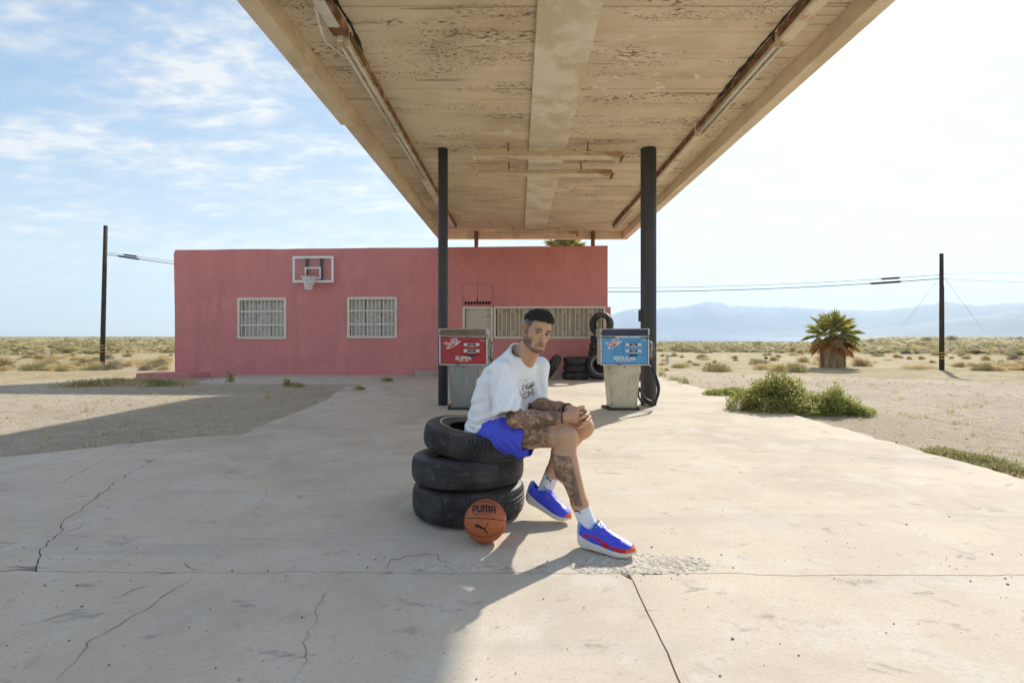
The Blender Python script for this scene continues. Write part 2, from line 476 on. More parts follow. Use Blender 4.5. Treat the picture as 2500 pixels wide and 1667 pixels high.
# mountains: ridge line read off the photograph, built as two ranges
prof = [(-3000, 0), (-120, 380), (10, 390), (150, 380), (230, 370), (300, 345), (350, 343), (400, 352), (470, 370), (540, 368), (620, 385), (740, 375), (900, 377), (1000, 383),
        (1150, 395), (1200, 388), (1270, 400), (1330, 410), (1450, 400), (1550, 380), (1650, 362), (1780, 352), (1850, 340), (1950, 345), (2100, 370), (2200, 360), (2352, 345), (2700, 350), (3600, 380), (6000, 400)]
az = [math.degrees(math.atan(((1600 + .3827 * x) - CX) / F)) for x, y in prof[1:]]
el = [(CY - (600 + .3827 * y)) / math.hypot(F, (1600 + .3827 * x) - CX) for x, y in prof[1:]]
az = [2.0] + az + [75, 95]; el = [0.0] + el + [.05, 0]
def rangemesh(name, r0, r1, azl, ell, label, seed, jag):
    A = np.linspace(azl[0], azl[-1], 420); E = np.interp(A, azl, ell)
    V, Fc = [], []
    nr = 13
    for i, (a, e) in enumerate(zip(A, E)):
        for j in range(nr):
            f = j / (nr - 1)
            rr = r0 + (r1 - r0) * f
            hgt = math.sin(min(f / 0.8, 1) * math.pi / 2) ** 1.5 if f <= .8 else 1 - (f - .8) * 2.2
            nz = mnoise.fractal(Vector((a * 0.55, f * 3.0, seed)), 1.0, 2.0, 5)
            z = (e * r1 * .9 * hgt) * (1 + 0.10 * nz * (1 - abs(f - .8))) + jag * e * r1 * mnoise.fractal(Vector((a * 1.6, f * .5, seed + 5)), 1.0, 2.0, 5) * hgt - 17
            V.append((rr * math.sin(R(a)), rr * math.cos(R(a)), z))
    for i in range(len(A) - 1):
        for j in range(nr - 1):
            Fc.append((i * nr + j, (i + 1) * nr + j, (i + 1) * nr + j + 1, i * nr + j + 1))
    mm = M_(name + '_rock', (0.20, 0.16, 0.13), 0.95, 0.2, 0.002)
    o = add_obj(name, make_mesh(name, V, Fc, mm, smooth=True))
    tag(o, label, 'mountains', kind='structure')
rangemesh('mountain_range', 10800, 14500, az, el, 'long hazy blue mountain range beyond the lake', 3.0, .018)
az2 = [22, 27, 30, 33, 36, 39, 42, 45, 52, 60, 75]; el2 = [0, .010, .014, .010, .016, .024, .034, .040, .046, .04, 0]
rangemesh('foothill_range', 9800, 11600, az2, el2, 'lower darker foothills in front of the hazy mountain range', 9.0, .04)

# concrete slabs, split along the joints and the long cracks
def jag(P, step=0.06, amp=0.010, seed=0.0):
    out_ = []
    for (a, c) in zip(P[:-1], P[1:]):
        a, c = Vector(a), Vector(c)
        n = max(1, int((c - a).length / step))
        nrm = Vector((-(c - a).y, (c - a).x)).normalized()
        for i in range(n):
            p = a.lerp(c, i / n)
            o = amp * 1.6 * mnoise.noise(Vector((p.x * 5, p.y * 5, seed))) + amp * mnoise.noise(Vector((p.x * 21, p.y * 21, seed + 3)))
            out_.append(p + nrm * o)
    out_.append(Vector(P[-1]))
    return out_
def off(P, d):
    q = []
    for i, p in enumerate(P):
        tt = (P[min(i + 1, len(P) - 1)] - P[max(i - 1, 0)]).normalized()
        q.append(p + Vector((-tt.y, tt.x)) * d)
    return q
XL = -9.0
J1 = jag([(XL, 2.62), (-2.6, 2.56), (0.55, 2.535), (4.16, 2.50)], .05, .012, 1)        # left -> right
J2 = jag([(0.545, -7.0), (0.55, 2.535)], .07, .004, 2)
C1 = jag([(-2.45, 2.56), (-2.75, 3.05), (-2.95, 3.45), (-3.25, 4.2), (-3.46, 4.85), (-3.52, 5.5), (-3.30, 6.1)], .05, .03, 3)
C2 = jag([(XL, 3.1), (-5.0, 3.2), (-3.95, 3.42), (-3.66, 4.1), (-3.95, 4.9), (-4.2, 5.62)], .05, .02, 4)
J3 = jag([(-3.45, 8.2), (4.15, 8.2)], .1, .004, 5)
J4 = jag([(-3.75, 10.3), (4.12, 10.3)], .1, .004, 6)
J5 = jag([(-8.3, 12.95), (-3.8, 12.7), (4.1, 12.9)], .1, .010, 7)
EDGE_L = jag([(-3.30, 6.1), (-3.38, 7.0), (-3.45, 8.2)], .1, .05, 8)
EDGE_L2 = jag([(-3.45, 8.2), (-3.5, 9.4), (-3.75, 10.3)], .1, .05, 9)
EDGE_L3 = jag([(-3.75, 10.3), (-3.9, 11.6), (-3.8, 12.7)], .1, .06, 10)
EDGE_O = jag([(-4.2, 5.62), (-4.9, 5.05), (-6.0, 4.7), (XL, 4.3)], .12, .06, 11)
def right_edge(y0, y1, s):
    return jag([(4.16, y0), (4.12, (y0 + y1) / 2), (4.15, y1)], .1, .035, s)
pad = empty('concrete_pad', (0, 0, 0), 0, 'cracked pale concrete forecourt slabs under and around the canopy', 'forecourt', kind='structure')
def slab(poly, name='slab', z0=-0.14, z1=0.0):
    pts = [Vector(p) for p in poly]
    mb = MB(); n = len(pts)
    mb.prism([(p.x, p.y) for p in pts], z0, z1)
    return mb.build(name, concrete, pad)
G = 0.0032
def cat(*ps):
    o = []
    for p in ps: o += list(p)
    return o
def cut_at(P, x):       # split polyline (left->right) at x
    return [p for p in P if p.x <= x], [p for p in P if p.x >= x]
J1l, J1r = cut_at(J1, 0.55)
J1a = [p for p in J1 if p.x >= -2.42]
slab(cat([(XL, -7.0), (0.545 - G, -7.0)], off(J2, G)[1:-1], list(reversed(off(J1l, -G)))))
slab(cat(off(J2, -G * 1.2)[:-1], off(J1r, -G), [(4.16, 2.45), (4.16, -7.0)]))
slab(cat(off(J1a, G), right_edge(2.55, 8.19, 21), list(reversed(off(J3, -G * .6))), list(reversed(EDGE_L)), list(reversed(off(C1, -G)[1:-1]))))
J1b = [p for p in J1 if p.x <= -2.5]
slab(cat(off(J1b, G)[:-1], off(C1, G)[1:], [(-3.8, 5.95)], list(reversed(off(C2, -G)))))
slab(cat(off(C2, G), EDGE_O))
slab(cat(off(J3, G * .6), right_edge(8.21, 10.29, 22), list(reversed(off(J4, -G * .6))), list(reversed(EDGE_L2))))
J5r = [p for p in J5 if p.x >= -3.8]
slab(cat(off(J4, G * .6), right_edge(10.31, 12.88, 23), list(reversed(off(J5r, -G * .6))), list(reversed(EDGE_L3))))
slab(cat(off(J5, G * .6), right_edge(12.92, 15.9, 24), [(4.1, 17.3), (-8.6, 17.3)]))

# fine cracks filled with dirt, tracked from the photograph
def gp(u, v):
    d = F * H / (v - CY)
    return Vector(((u - CX) / F * d, d))
def crack(pts, w=0.006, seed=0):
    P = jag([tuple(gp(*p)) for p in pts], .018, .022, seed)
    n = len(P); mb = MB(); V = []
    for i, p in enumerate(P):
        tt = (P[min(i + 1, n - 1)] - P[max(i - 1, 0)]).normalized(); nn = Vector((-tt.y, tt.x))
        ww = w * .38 * (0.25 + 1.1 * abs(mnoise.noise(Vector((p.x * 9, p.y * 9, seed + 8.0))))) * (0.25 + min(1, 4 * min(i, n - 1 - i) / n))
        V += [(*(p + nn * ww), 0.0025), (*(p - nn * ww), 0.0025)]
    mb.add(V, [(2 * i, 2 * i + 1, 2 * i + 3, 2 * i + 2) for i in range(n - 1)])
    mb.build('crack', crack_m, pad)
s6 = .5102
def c6(*P): return [(x * s6, 1050 + y * s6) for x, y in P]
for i, (P, w) in enumerate([
    (c6((870, 625), (900, 655), (930, 665), (965, 675)), .008), (c6((950, 690), (900, 720), (800, 790), (720, 850), (640, 890), (560, 940), (450, 1000), (380, 1070), (330, 1130), (270, 1200)), .005),
    (c6((1660, 700), (1610, 750), (1550, 790), (1530, 840), (1520, 890), (1480, 960), (1460, 1040), (1475, 1100), (1440, 1180), (1410, 1209)), .004),
    (c6((1272, 270), (1268, 310), (1272, 350), (1220, 385), (1160, 415), (1060, 450), (1000, 490)), .004), (c6((270, 510), (420, 503), (590, 505), (600, 520), (660, 540)), .006),
    (c6((270, 510), (370, 470), (440, 440), (530, 405)), .006), (c6((1545, 365), (1500, 395), (1450, 420)), .003), (c6((1850, 675), (1870, 620), (1960, 600), (2090, 590), (2110, 620), (2160, 640)), .010),
    (c6((40, 650), (180, 658), (290, 655)), .008), (c6((450, 830), (560, 795), (640, 765), (720, 738)), .006), (c6((0, 1025), (100, 980), (190, 960)), .005),
    (c6((430, 350), (480, 300), (540, 285), (640, 262)), .008), (c6((0, 345), (60, 322), (160, 305), (260, 290)), .008)]):
    crack(P, w, i * 3.7)

# crumbled patches along the joint by the front shoe
def rubble(cx_, cy_, rx, ry, seed, hmax=.012):
    n = 70; V = []; Fc = []
    for j in range(n // 2 + 1):
        for i in range(n + 1):
            x = (i / n * 2 - 1); y = (j / (n // 2) * 2 - 1)
            wx, wy = cx_ + x * rx, cy_ + y * ry
            e = 1 - math.hypot(x, y) + .45 * mnoise.fractal(Vector((wx * 7, wy * 9, seed)), 1, 2, 4)
            z = min(max(e, -.3) * .05, hmax * .5) + (hmax * .8) * mnoise.fractal(Vector((wx * 45, wy * 45, seed + 2)), 1, 2, 3) * (1 if e > 0 else 0)
            V.append((wx, wy, max(z, -.03)))
    for j in range(n // 2):
        for i in range(n):
            a = j * (n + 1) + i
            Fc.append((a, a + 1, a + n + 2, a + n + 1))
    add_obj('crumbled_patch', make_mesh('crumbled_patch', V, Fc, rubble_m), pad)
rubble(0.68, 2.65, .30, .12, 1.0, .007); rubble(0.42, 2.63, .15, .10, 4.0, .006); rubble(-0.33, 2.60, .26, .035, 7.0, .004)

def icos(rad, mi, mb, c, sq=1.0):
    t_ = 1.618; P = [(-1, t_, 0), (1, t_, 0), (-1, -t_, 0), (1, -t_, 0), (0, -1, t_), (0, 1, t_), (0, -1, -t_), (0, 1, -t_), (t_, 0, -1), (t_, 0, 1), (-t_, 0, -1), (-t_, 0, 1)]
    FF = [(0, 11, 5), (0, 5, 1), (0, 1, 7), (0, 7, 10), (0, 10, 11), (1, 5, 9), (5, 11, 4), (11, 10, 2), (10, 7, 6), (7, 1, 8), (3, 9, 4), (3, 4, 2), (3, 2, 6), (3, 6, 8), (3, 8, 9), (4, 9, 5), (2, 4, 11), (6, 2, 10), (8, 6, 7), (9, 8, 1)]
    a = random.uniform(0, 6.28); ca, sa = math.cos(a), math.sin(a); k = rad / 1.9
    kx, ky = random.uniform(.7, 1.3), random.uniform(.7, 1.2)
    mb.add([(c[0] + (x * kx * ca - y * ky * sa) * k, c[1] + (x * kx * sa + y * ky * ca) * k, c[2] + z * k * sq) for x, y, z in P], FF, mi)
mb = MB()
for i in range(300):
    v = random.uniform(1000, 1667) if random.random() < .75 else random.uniform(1320, 1420)
    u = random.uniform(0, 2500)
    p = gp(u, v)
    if p.x > 4.0 or (p.x < -3.2 and p.y > 4): continue
    icos(random.choice([.002, .002, .0025, .003, .0045]) * random.uniform(.7, 1.4), 0, mb, (p.x, p.y, .002), .7)
for i in range(90):
    p = Vector((random.gauss(.68, .22), random.gauss(2.62, .07)))
    icos(random.uniform(.0015, .004), 0 if random.random() < .25 else 1, mb, (p.x, p.y, .004), .7)
tag(mb.build('pebbles', [pebble_m, rubble_m]), 'tiny dark pebbles and grit scattered over the concrete', 'pebbles', kind='stuff')
mb = MB()
for i in range(2600):
    if random.random() < .6:
        y = random.uniform(4.9, 12.8); x = random.uniform(-12.5, -3.3)
        if x > -3.9 or (y < 6.2 and x > -4.6 and y < 5.8): continue
        if y < 5.2 and x > -6: continue
    else:
        y = random.uniform(3.2, 14); x = 4.25 + random.random() ** 1.5 * 9
    icos(random.uniform(.004, .010) * (1 if random.random() < .95 else 1.7), 0, mb, (x, y, gz(x, y) + .003), .7)
tag(mb.build('gravel', gravel_m), 'loose gravel stones lying on the dirt beside the forecourt', 'gravel', kind='stuff')
# ------------------------------------------------------------------ building
BL, BR_ = Vector((-10.66, 15.95, 0)), Vector((2.65, 15.2, 0))
BW = (BR_ - BL).length
BANG = math.atan2(BR_.y - BL.y, BR_.x - BL.x)
ex = (BR_ - BL).normalized(); ey = Vector((-ex.y, ex.x, 0))
def fac(u, v):
    """photo pixel -> (s, z) on the building's front"""
    dirv = Vector(((u - CX) / F, 1.0, -(v - CY) / F)); o = Vector((0, 0, H))
    k = (BL - o).dot(ey) / dirv.dot(ey)
    p = o + dirv * k
    return (p - BL).dot(ex), p.z
bld = empty('gas_station_building', BL, BANG, 'long flat-roofed pink stucco building with barred windows behind the pumps', 'building')
BH = 3.85
def rect(u0, v0, u1, v1):
    s0, z1 = fac(u0, v0); s1, z0 = fac(u1, v1)
    return s0, s1, z0, z1
win1 = rect(581, 728, 699, 827); win2 = rect(849, 726, 969, 825)
hatch = rect(1129, 691, 1203, 746); door = rect(1130, 749, 1203, 905); door = (door[0], door[1], 0.16, door[3])
strip = rect(1206, 749, 1478, 826)
holes = [win1, win2, door, strip]
def wall_mesh(W_, Hh, holes, depth, zbase=-.6):
    xs = sorted(set([0, W_] + [h[0] for h in holes] + [h[1] for h in holes] + list(np.arange(.4, W_, .45))))
    zs = sorted(set([zbase, Hh] + [h[2] for h in holes] + [h[3] for h in holes]))
    mb = MB()
    def topz(x): return Hh + .007 * mnoise.fractal(Vector((x * .7, 2, 0)), 1, 2, 4) * 2
    def inside(x, z): return any(h[0] - 1e-6 < x < h[1] + 1e-6 and h[2] - 1e-6 < z < h[3] + 1e-6 for h in holes)
    for i in range(len(xs) - 1):
        for j in range(len(zs) - 1):
            if inside((xs[i] + xs[i + 1]) / 2, (zs[j] + zs[j + 1]) / 2): continue
            def Z(x, z): return topz(x) if z == Hh else z
            a, c = xs[i], xs[i + 1]
            mb.add([(a, 0, Z(a, zs[j])), (c, 0, Z(c, zs[j])), (c, 0, Z(c, zs[j + 1])), (a, 0, Z(a, zs[j + 1]))], [(0, 1, 2, 3)])
            if zs[j + 1] == Hh:
                mb.add([(a, 0, topz(a)), (c, 0, topz(c)), (c, .3, topz(c)), (a, .3, topz(a))], [(0, 1, 2, 3)])
    for h in holes:
        x0, x1, z0, z1 = h
        for q in ([(x0, 0, z0), (x0, depth, z0), (x0, depth, z1), (x0, 0, z1)], [(x1, 0, z0), (x1, 0, z1), (x1, depth, z1), (x1, depth, z0)],
                  [(x0, 0, z0), (x1, 0, z0), (x1, depth, z0), (x0, depth, z0)], [(x0, 0, z1), (x0, depth, z1), (x1, depth, z1), (x1, 0, z1)]):
            mb.add(q, [(0, 1, 2, 3)])
    return mb
mb = wall_mesh(BW, BH, holes, .22)
BD = 3.2
for q in ([(0, 0, -.6), (0, 0, BH), (0, BD, BH), (0, BD, -.6)], [(BW, 0, -.6), (BW, BD, -.6), (BW, BD, BH), (BW, 0, BH)], [(0, BD, -.6), (0, BD, BH), (BW, BD, BH), (BW, BD, -.6)],
          [(0, .3, BH), (BW, .3, BH), (BW, .3, BH - .5), (0, .3, BH - .5)]):
    mb.add(q, [(0, 1, 2, 3)])
mb.build('wall', stucco, bld)
mb = MB(); mb.box((.02, .31, BH - .55), (BW - .02, BD - .02, BH - .5)); mb.build('roof', rooftop_m, bld)
# soften the left corner of the wall
mb = MB(); mb.tube([(0.03, .05, -.5), (0.025, .05, BH * .5), (-.01, .05, BH - .12), (.03, .06, BH - .015)], .055, 10); mb.build('corner_bead', stucco, bld, True)

bar_m = M_('window_bar_paint', (0.78, 0.71, 0.60), 0.6, 0.06, 8, stains=[((0.25, 0.13, 0.07), 14, .66, .74)])
block_m = M_('cinder_block', (0.64, 0.60, 0.53), 0.95, 0.10, 5, 0.8, 50, bdist=.012, stains=[((0.38, 0.36, 0.32), 9, .5, .65), ((.62, .59, .53), 4, .5, .65)])
mortar_m = M_('mortar', (0.34, 0.32, 0.28), 0.95, 0.15, 12, .4, 60)
def barred_window(r, cols, nb):
    x0, x1, z0, z1 = r
    fw = .07
    mb = MB()
    y0, y1 = -.035, .03
    for q in ((x0 - .01, x0 + fw, z0, z1), (x1 - fw, x1 + .01, z0, z1), (x0 + fw, x1 - fw, z1 - fw, z1 + .01), (x0 + fw, x1 - fw, z0 - .01, z0 + fw)):
        mb.box((q[0], y0, q[2]), (q[1], y1, q[3]), 0, None, .006)
    w = mb.build('window', bar_m, bld)
    mb = MB(); mb.box((x0, .17, z0), (x1, .21, z1)); mb.build('mortar_bed', mortar_m, w)
    zz = np.linspace(z0 + .01, z1 - .01, 4); xx = np.linspace(x0 + .02, x1 - .02, cols + 1)
    for j in range(3):
        for i in range(cols):
            d = random.uniform(0, .03)
            mb = MB(); mb.box((xx[i] + .012, .095 + d, zz[j] + .012), (xx[i + 1] - .012, .168, zz[j + 1] - .012), 0, None, .012)
            mb.build('block', block_m, w)
    for i in range(nb):
        x = x0 + fw + (x1 - x0 - 2 * fw) * (i + .6) / (nb + .2)
        mb = MB(); mb.tube([(x, -.045, z0 + .02), (x + random.uniform(-.006, .006), -.047, (z0 + z1) / 2), (x, -.045, z1 - .02)], .0145, 6); mb.build('bar', bar_m, w)
    for k in (1, 2):
        z = z0 + (z1 - z0) * k / 3
        mb = MB(); mb.box((x0 + .03, -.075, z - .022), (x1 - .03, -.057, z + .022), 0, None, .004); mb.build('rail', bar_m, w)
barred_window(win1, 3, 11); barred_window(win2, 3, 11)

# long barred shop window
panel_m = M_('boarded_panel', (0.50, 0.43, 0.31), 0.8, 0.07, 2, .2, 30, stretch=(1, 1, .4), stains=[((0.36, 0.29, 0.19), 2.2, .48, .7, (1.2, 1, .5), .8), ((.62, .56, .44), 3, .6, .75)])
x0, x1, z0, z1 = strip
mb = MB(); fw = .06
for q in ((x0, x0 + fw, z0, z1), (x1 - fw, x1, z0, z1), (x0 + fw, x1 - fw, z1 - fw, z1 + .01), (x0 + fw, x1 - fw, z0 - .015, z0 + fw)):
    mb.box((q[0], -.03, q[2]), (q[1], .05, q[3]), 0, None, .006)
sw = mb.build('shop_window', bar_m, bld)
xs_ = [x0 + fw, x0 + (x1 - x0) * .36, x0 + (x1 - x0) * .68, x1 - fw]
for a, c in zip(xs_[:-1], xs_[1:]):
    mb = MB(); mb.box((a + .012, .11, z0 + .02), (c - .012, .14, z1 - .02)); mb.build('panel', panel_m, sw)
for xm in xs_[1:3]:
    mb = MB(); mb.box((xm - .022, .06, z0 + fw), (xm + .022, .105, z1 - fw)); mb.build('mullion', bar_m, sw)
nb = 25
for i in range(nb):
    x = x0 + fw + (x1 - x0 - 2 * fw) * (i + .5) / nb
    mb = MB(); mb.tube([(x, -.045, z0 + .01), (x, -.045, z1 - .01)], .010, 6); mb.build('bar', bar_m, sw)
sc = None
for i in range(0, nb - 2, 3):                      # scrollwork between every third pair of bars
    xa = x0 + fw + (x1 - x0 - 2 * fw) * (i + 1.0) / nb; wd = (x1 - x0) / nb * .42
    for sg, zz_ in ((1, z0 + .13), (-1, z1 - .13)):
        P = [(xa + wd * (1 - k / 16) * math.cos(k * .75), -.047, zz_ + sg * wd * (1 - k / 16) * 1.5 * math.sin(k * .75)) for k in range(15)]
        mb = MB(); mb.tube(P, .007, 5); mb.build('scroll', bar_m, sw)
mb = MB(); mb.box((x1 - .02, -.05, (z0 + z1) / 2 - .5), (x1 + .03, .02, (z0 + z1) / 2 + .45))
# door with boarded transom hatch
door_m = M_('weathered_door', (0.62, 0.56, 0.45), 0.75, 0.05, 3, .15, 25, stretch=(.4, 1, 3), stains=[((0.42, 0.35, 0.25), 3, .56, .7, (.4, 1, 3), .7), ((.2, .15, .1), 12, .7, .76, (.3, 1, 2), .7)])
x0, x1, z0, z1 = door
mb = MB()
for q in ((x0, x0 + .06, z0, z1), (x1 - .06, x1, z0, z1), (x0 + .06, x1 - .06, z1 - .06, z1)):
    mb.box((q[0], -.02, q[2]), (q[1], .06, q[3]), 0, None, .005)
dr = mb.build('door', bar_m, bld)
mb = MB(); mb.box((x0 + .07, .07, z0), (x1 - .07, .11, z1 - .07), 0, None, .006); mb.build('door_leaf', door_m, dr)
for zz_ in (z0 + .25, z0 + 1.0, z0 + 1.6):
    mb = MB(); mb.box((x0 + .16, .055, zz_), (x1 - .16, .069, zz_ + .42), 0, None, .006); mb.build('door_panel', door_m, dr)
mb = MB(); mb.tube([(x1 - .13, .04, z0 + .95), (x1 - .13, -.01, z0 + .95), (x1 - .20, -.01, z0 + .95)], .012, 8); mb.build('handle', rust_m, dr)
x0, x1, z0, z1 = hatch
dark_m = M_('dark_void', (0.015, 0.012, 0.012), .9)
mb = MB()
for q in ((x0, x0 + .04, z0, z1), (x1 - .04, x1, z0, z1), (x0 + .04, x1 - .04, z1 - .04, z1), (x0 + .04, x1 - .04, z0, z0 + .03)):
    mb.box((q[0], -.035, q[2]), (q[1], -.003, q[3]), 0, None, .005)
ht = mb.build('transom_hatch', pinkpaint, bld)
mb = MB(); mb.box((x0 + .04, -.008, z0 + .03), (x1 - .04, -.004, z1 - .04)); mb.build('backing', dark_m, ht)
xm = (x0 + x1) / 2
for a, c, sk in ((x0 + .045, xm - .005, .0), (xm + .006, x1 - .045, .012)):
    mb = MB()
    zb = z0 + .12
    mb.add([(a, -.028, zb), (c - (0.03 if c < x1 - .1 else 0), -.030, zb + sk), (c, -.028, zb + .18), (c, -.026, z1 - .045), (a, -.026, z1 - .045)] +
           [(a, -.012, zb), (c - (0.03 if c < x1 - .1 else 0), -.012, zb + sk), (c, -.012, zb + .18), (c, -.012, z1 - .045), (a, -.012, z1 - .045)],
           [(0, 1, 2, 3, 4), (9, 8, 7, 6, 5), (0, 5, 6, 1), (1, 6, 7, 2), (2, 7, 8, 3), (3, 8, 9, 4), (4, 9, 5, 0)])
    mb.build('hatch_board', pinkpaint, ht)
for i in range(10):
    x = x0 + .06 + (x1 - x0 - .12) * i / 9
    mb = MB(); mb.box((x - .009, -.026, z0 + .03), (x + .009, -.010, z0 + .115)); mb.build('grille_bar', pinkpaint, ht)
# kerb along the shop front, pink step at the far corner, vent pipe, corner gate
kerb_m = M_('kerb_concrete', (0.46, 0.38, 0.32), .92, .1, 3, .3, 40, stains=[((0.30, 0.11, 0.10), 2, .5, .68, (1, 1, 1), .8)])
s0 = fac(1020, 910)[0]
mb = MB(); mb.box((s0, -.42, -.1), (BW + .05, -.003, .15), 0, None, .02); mb.build('kerb', kerb_m, bld)
s1 = fac(405, 910)[0]; s2 = fac(512, 910)[0]
mb = MB(); mb.prism([(s1 - .30, -.8), (s2 - .25, -.55), (s2, -.004), (s1 - .2, -.004)], -.2, .075); mb.build('step', pinkpaint, bld)
sv = fac(1152, 590)[0]
mb = MB(); mb.tube([(sv, .8, 3.2), (sv, .8, 4.32)], .035, 8); mb.build('vent_pipe', bar_m, bld)
mb = MB(); mb.box((BW + .004, .25, 1.1), (BW + .12, .31, 2.05)); mb.box((BW + .004, .35, 1.1), (BW + .10, .8, 1.15)); mb.build('side_grille', pinkpaint, bld)

# ------------------------------------------------------------------ basketball hoop on the wall
white_m = M_('white_paint', (0.84, 0.84, 0.81), .5, .04, 6)
black_m = M_('black_metal', (0.02, 0.022, 0.02), .5, .1, 6)
rimred = M_('rim_red', (0.42, 0.02, 0.025), .5, .1, 10)
cordm = M_('net_cord', (0.88, 0.84, 0.79), .9, .05, 10)
glass_m = M_('backboard_acrylic', (0.86, 0.80, 0.78), .08, .02, 3, spec=.12, alpha=.05)
x0, x1, z0, z1 = rect(721, 628, 820, 691)
cxh = (x0 + x1) / 2
hoop = empty('basketball_hoop', BL + ex * cxh + Vector((0, 0, z0)), BANG, 'white framed basketball backboard with red rim and net on the pink wall', 'hoop')
w_, h_ = (x1 - x0) / 2, z1 - z0
yb = -.16
mb = MB(); fw = .068
for q in ((-w_, -w_ + fw, 0, h_), (w_ - fw, w_, 0, h_), (-w_ + fw, w_ - fw, h_ - fw, h_), (-w_ + fw, w_ - fw, 0, fw)):
    mb.box((q[0], yb - .02, q[2]), (q[1], yb + .02, q[3]), 0, None, .005)
mb.build('frame', white_m, hoop)
mb = MB(); mb.box((-w_ + fw, yb - .004, fw), (w_ - fw, yb + .004, h_ - fw)); mb.build('board', glass_m, hoop)
ix0, ix1, iz0, iz1 = -w_ * .40, w_ * .38, h_ * .14, h_ * .58
mb = MB(); f2 = .042
for q in ((ix0, ix0 + f2, iz0, iz1), (ix1 - f2, ix1, iz0, iz1), (ix0 + f2, ix1 - f2, iz1 - f2, iz1), (ix0 + f2, ix1 - f2, iz0, iz0 + f2)):
    mb.box((q[0], yb - .016, q[2]), (q[1], yb - .006, q[3]))
mb.build('target_square', white_m, hoop)
for xx in (ix0 + .02, ix1 - .02):
    mb = MB(); mb.box((xx - .025, yb + .025, .03), (xx + .025, -.004, h_ - .04)); mb.build('bracket', black_m, hoop)
rr_, rc, rz_ = .225, Vector((.0, yb - .30, h_ * .24)), 0
mb = MB(); mb.tube([(rc.x + rr_ * math.cos(a), rc.y + rr_ * math.sin(a), rc.z) for a in np.linspace(0, 2 * math.pi, 33)], .012, 8, cap=False)
mb.box((rc.x - .05, rc.y + rr_ - .01, rc.z - .05), (rc.x + .05, yb - .02, rc.z + .01), 0, None, .005)
rim = mb.build('rim', rimred, hoop, True)
mb = MB()
nn, lev = 12, 8
def netp(k, l):
    f = l / lev; r = rr_ * (1 - .62 * f ** .65) + (.012 if l == lev else 0)
    a = 2 * math.pi * (k + .5 * (l % 2)) / nn
    return (rc.x + r * math.cos(a), rc.y + r * math.sin(a), rc.z - .01 - .42 * f + .008 * math.sin(k * 2.3 + l))
for l in range(lev):
    for k in range(nn):
        mb.tube([netp(k, l), netp(k, l + 1)], .009, 4, cap=False)
        mb.tube([netp(k, l), netp(k - 1 if l % 2 == 0 else k + 1, l + 1)], .009, 4, cap=False)
mb.build('net', cordm, hoop)

# ------------------------------------------------------------------ canopy
XA, XB, ZC, ZF, YF, YBK = -2.46, 3.36, 4.36, 4.15, 4.4, 15.85
can = empty('canopy', (0.45, 8.75, 0), 0, 'weathered tan canopy with peeling board ceiling on dark steel columns', 'canopy')
can.location = (0, 0, 0)
ty = .165
yb0 = YF + .16; k = 0
BWD = .415
while yb0 < YBK - .16:
    y1 = min(yb0 + BWD, YBK - .16)
    dz = random.uniform(-.004, .004)
    mb = MB(); mb.box((XA + ty, yb0 + .004, ZC + dz), (XB - ty, y1 - .004, ZC + .05), 0, None, .006)
    mb.build('soffit_board', plaster, can)
    yb0 = y1
mb = MB(); mb.box((XA + .02, YF + .02, ZC + .052), (XB - .02, YBK - .02, ZC + .12)); mb.build('roof_deck', rooftop_m, can)
ys = list(np.linspace(YF, 7.2, 2)) + list(np.linspace(7.2, YBK, 4))[1:]
for (a, c) in zip(ys[:-1], ys[1:]):
    ext = .025 if c <= 7.3 else 0
    mb = MB(); mb.box((XA - ext, a + .004, ZF - ext), (XA + ty, c - .004, ZC + .14), 0, None, .008); mb.build('fascia', fascia_m, can)
for (a, c) in zip(ys[:-1], ys[1:]):
    mb = MB(); mb.box((XB - ty, a + .003, ZF), (XB, c - .003, ZC + .14), 0, None, .008); mb.build('fascia', fascia_m, can)
for y in (YF, YBK - .155):
    mb = MB(); mb.box((XA + ty + .003, y, ZF), (XB - ty - .003, y + .155, ZC + .139), 0, None, .008); mb.build('fascia', fascia_m, can)
ysb = [YF + .17, 6.85, 8.43, 9.35, 12.2, YBK - .17]
for (a, c) in zip(ysb[:-1], ysb[1:]):
    mb = MB(); mb.box((.18, a + .005, ZC - .06), (.80, c - .005, ZC - .006), 0, None, .006); mb.build('ceiling_beam', beam_m, can)
for x, r_ in ((-1.28, .082), (2.22, .132)):
    mb = MB(); mb.tube([(x, 8.75, -.05), (x, 8.75, 1.2), (x, 8.75, 2.6), (x, 8.75, ZC - .006)], r_, 32); mb.build('column', steel_dark, can, True)
mb = MB(); mb.box((2.22 - .175, 8.69, 1.42), (2.22 - .128, 8.75, 1.62), 0, None, .004); mb.build('column_bracket', steel_dark, can)
for x in (-1.27, 2.27):
    mb = MB(); mb.tube([(x, 15.60, ZC - .006), (x, 15.60, 3.3)], .062, 14)
    mb.build('roof_post', post_brown, can, True)

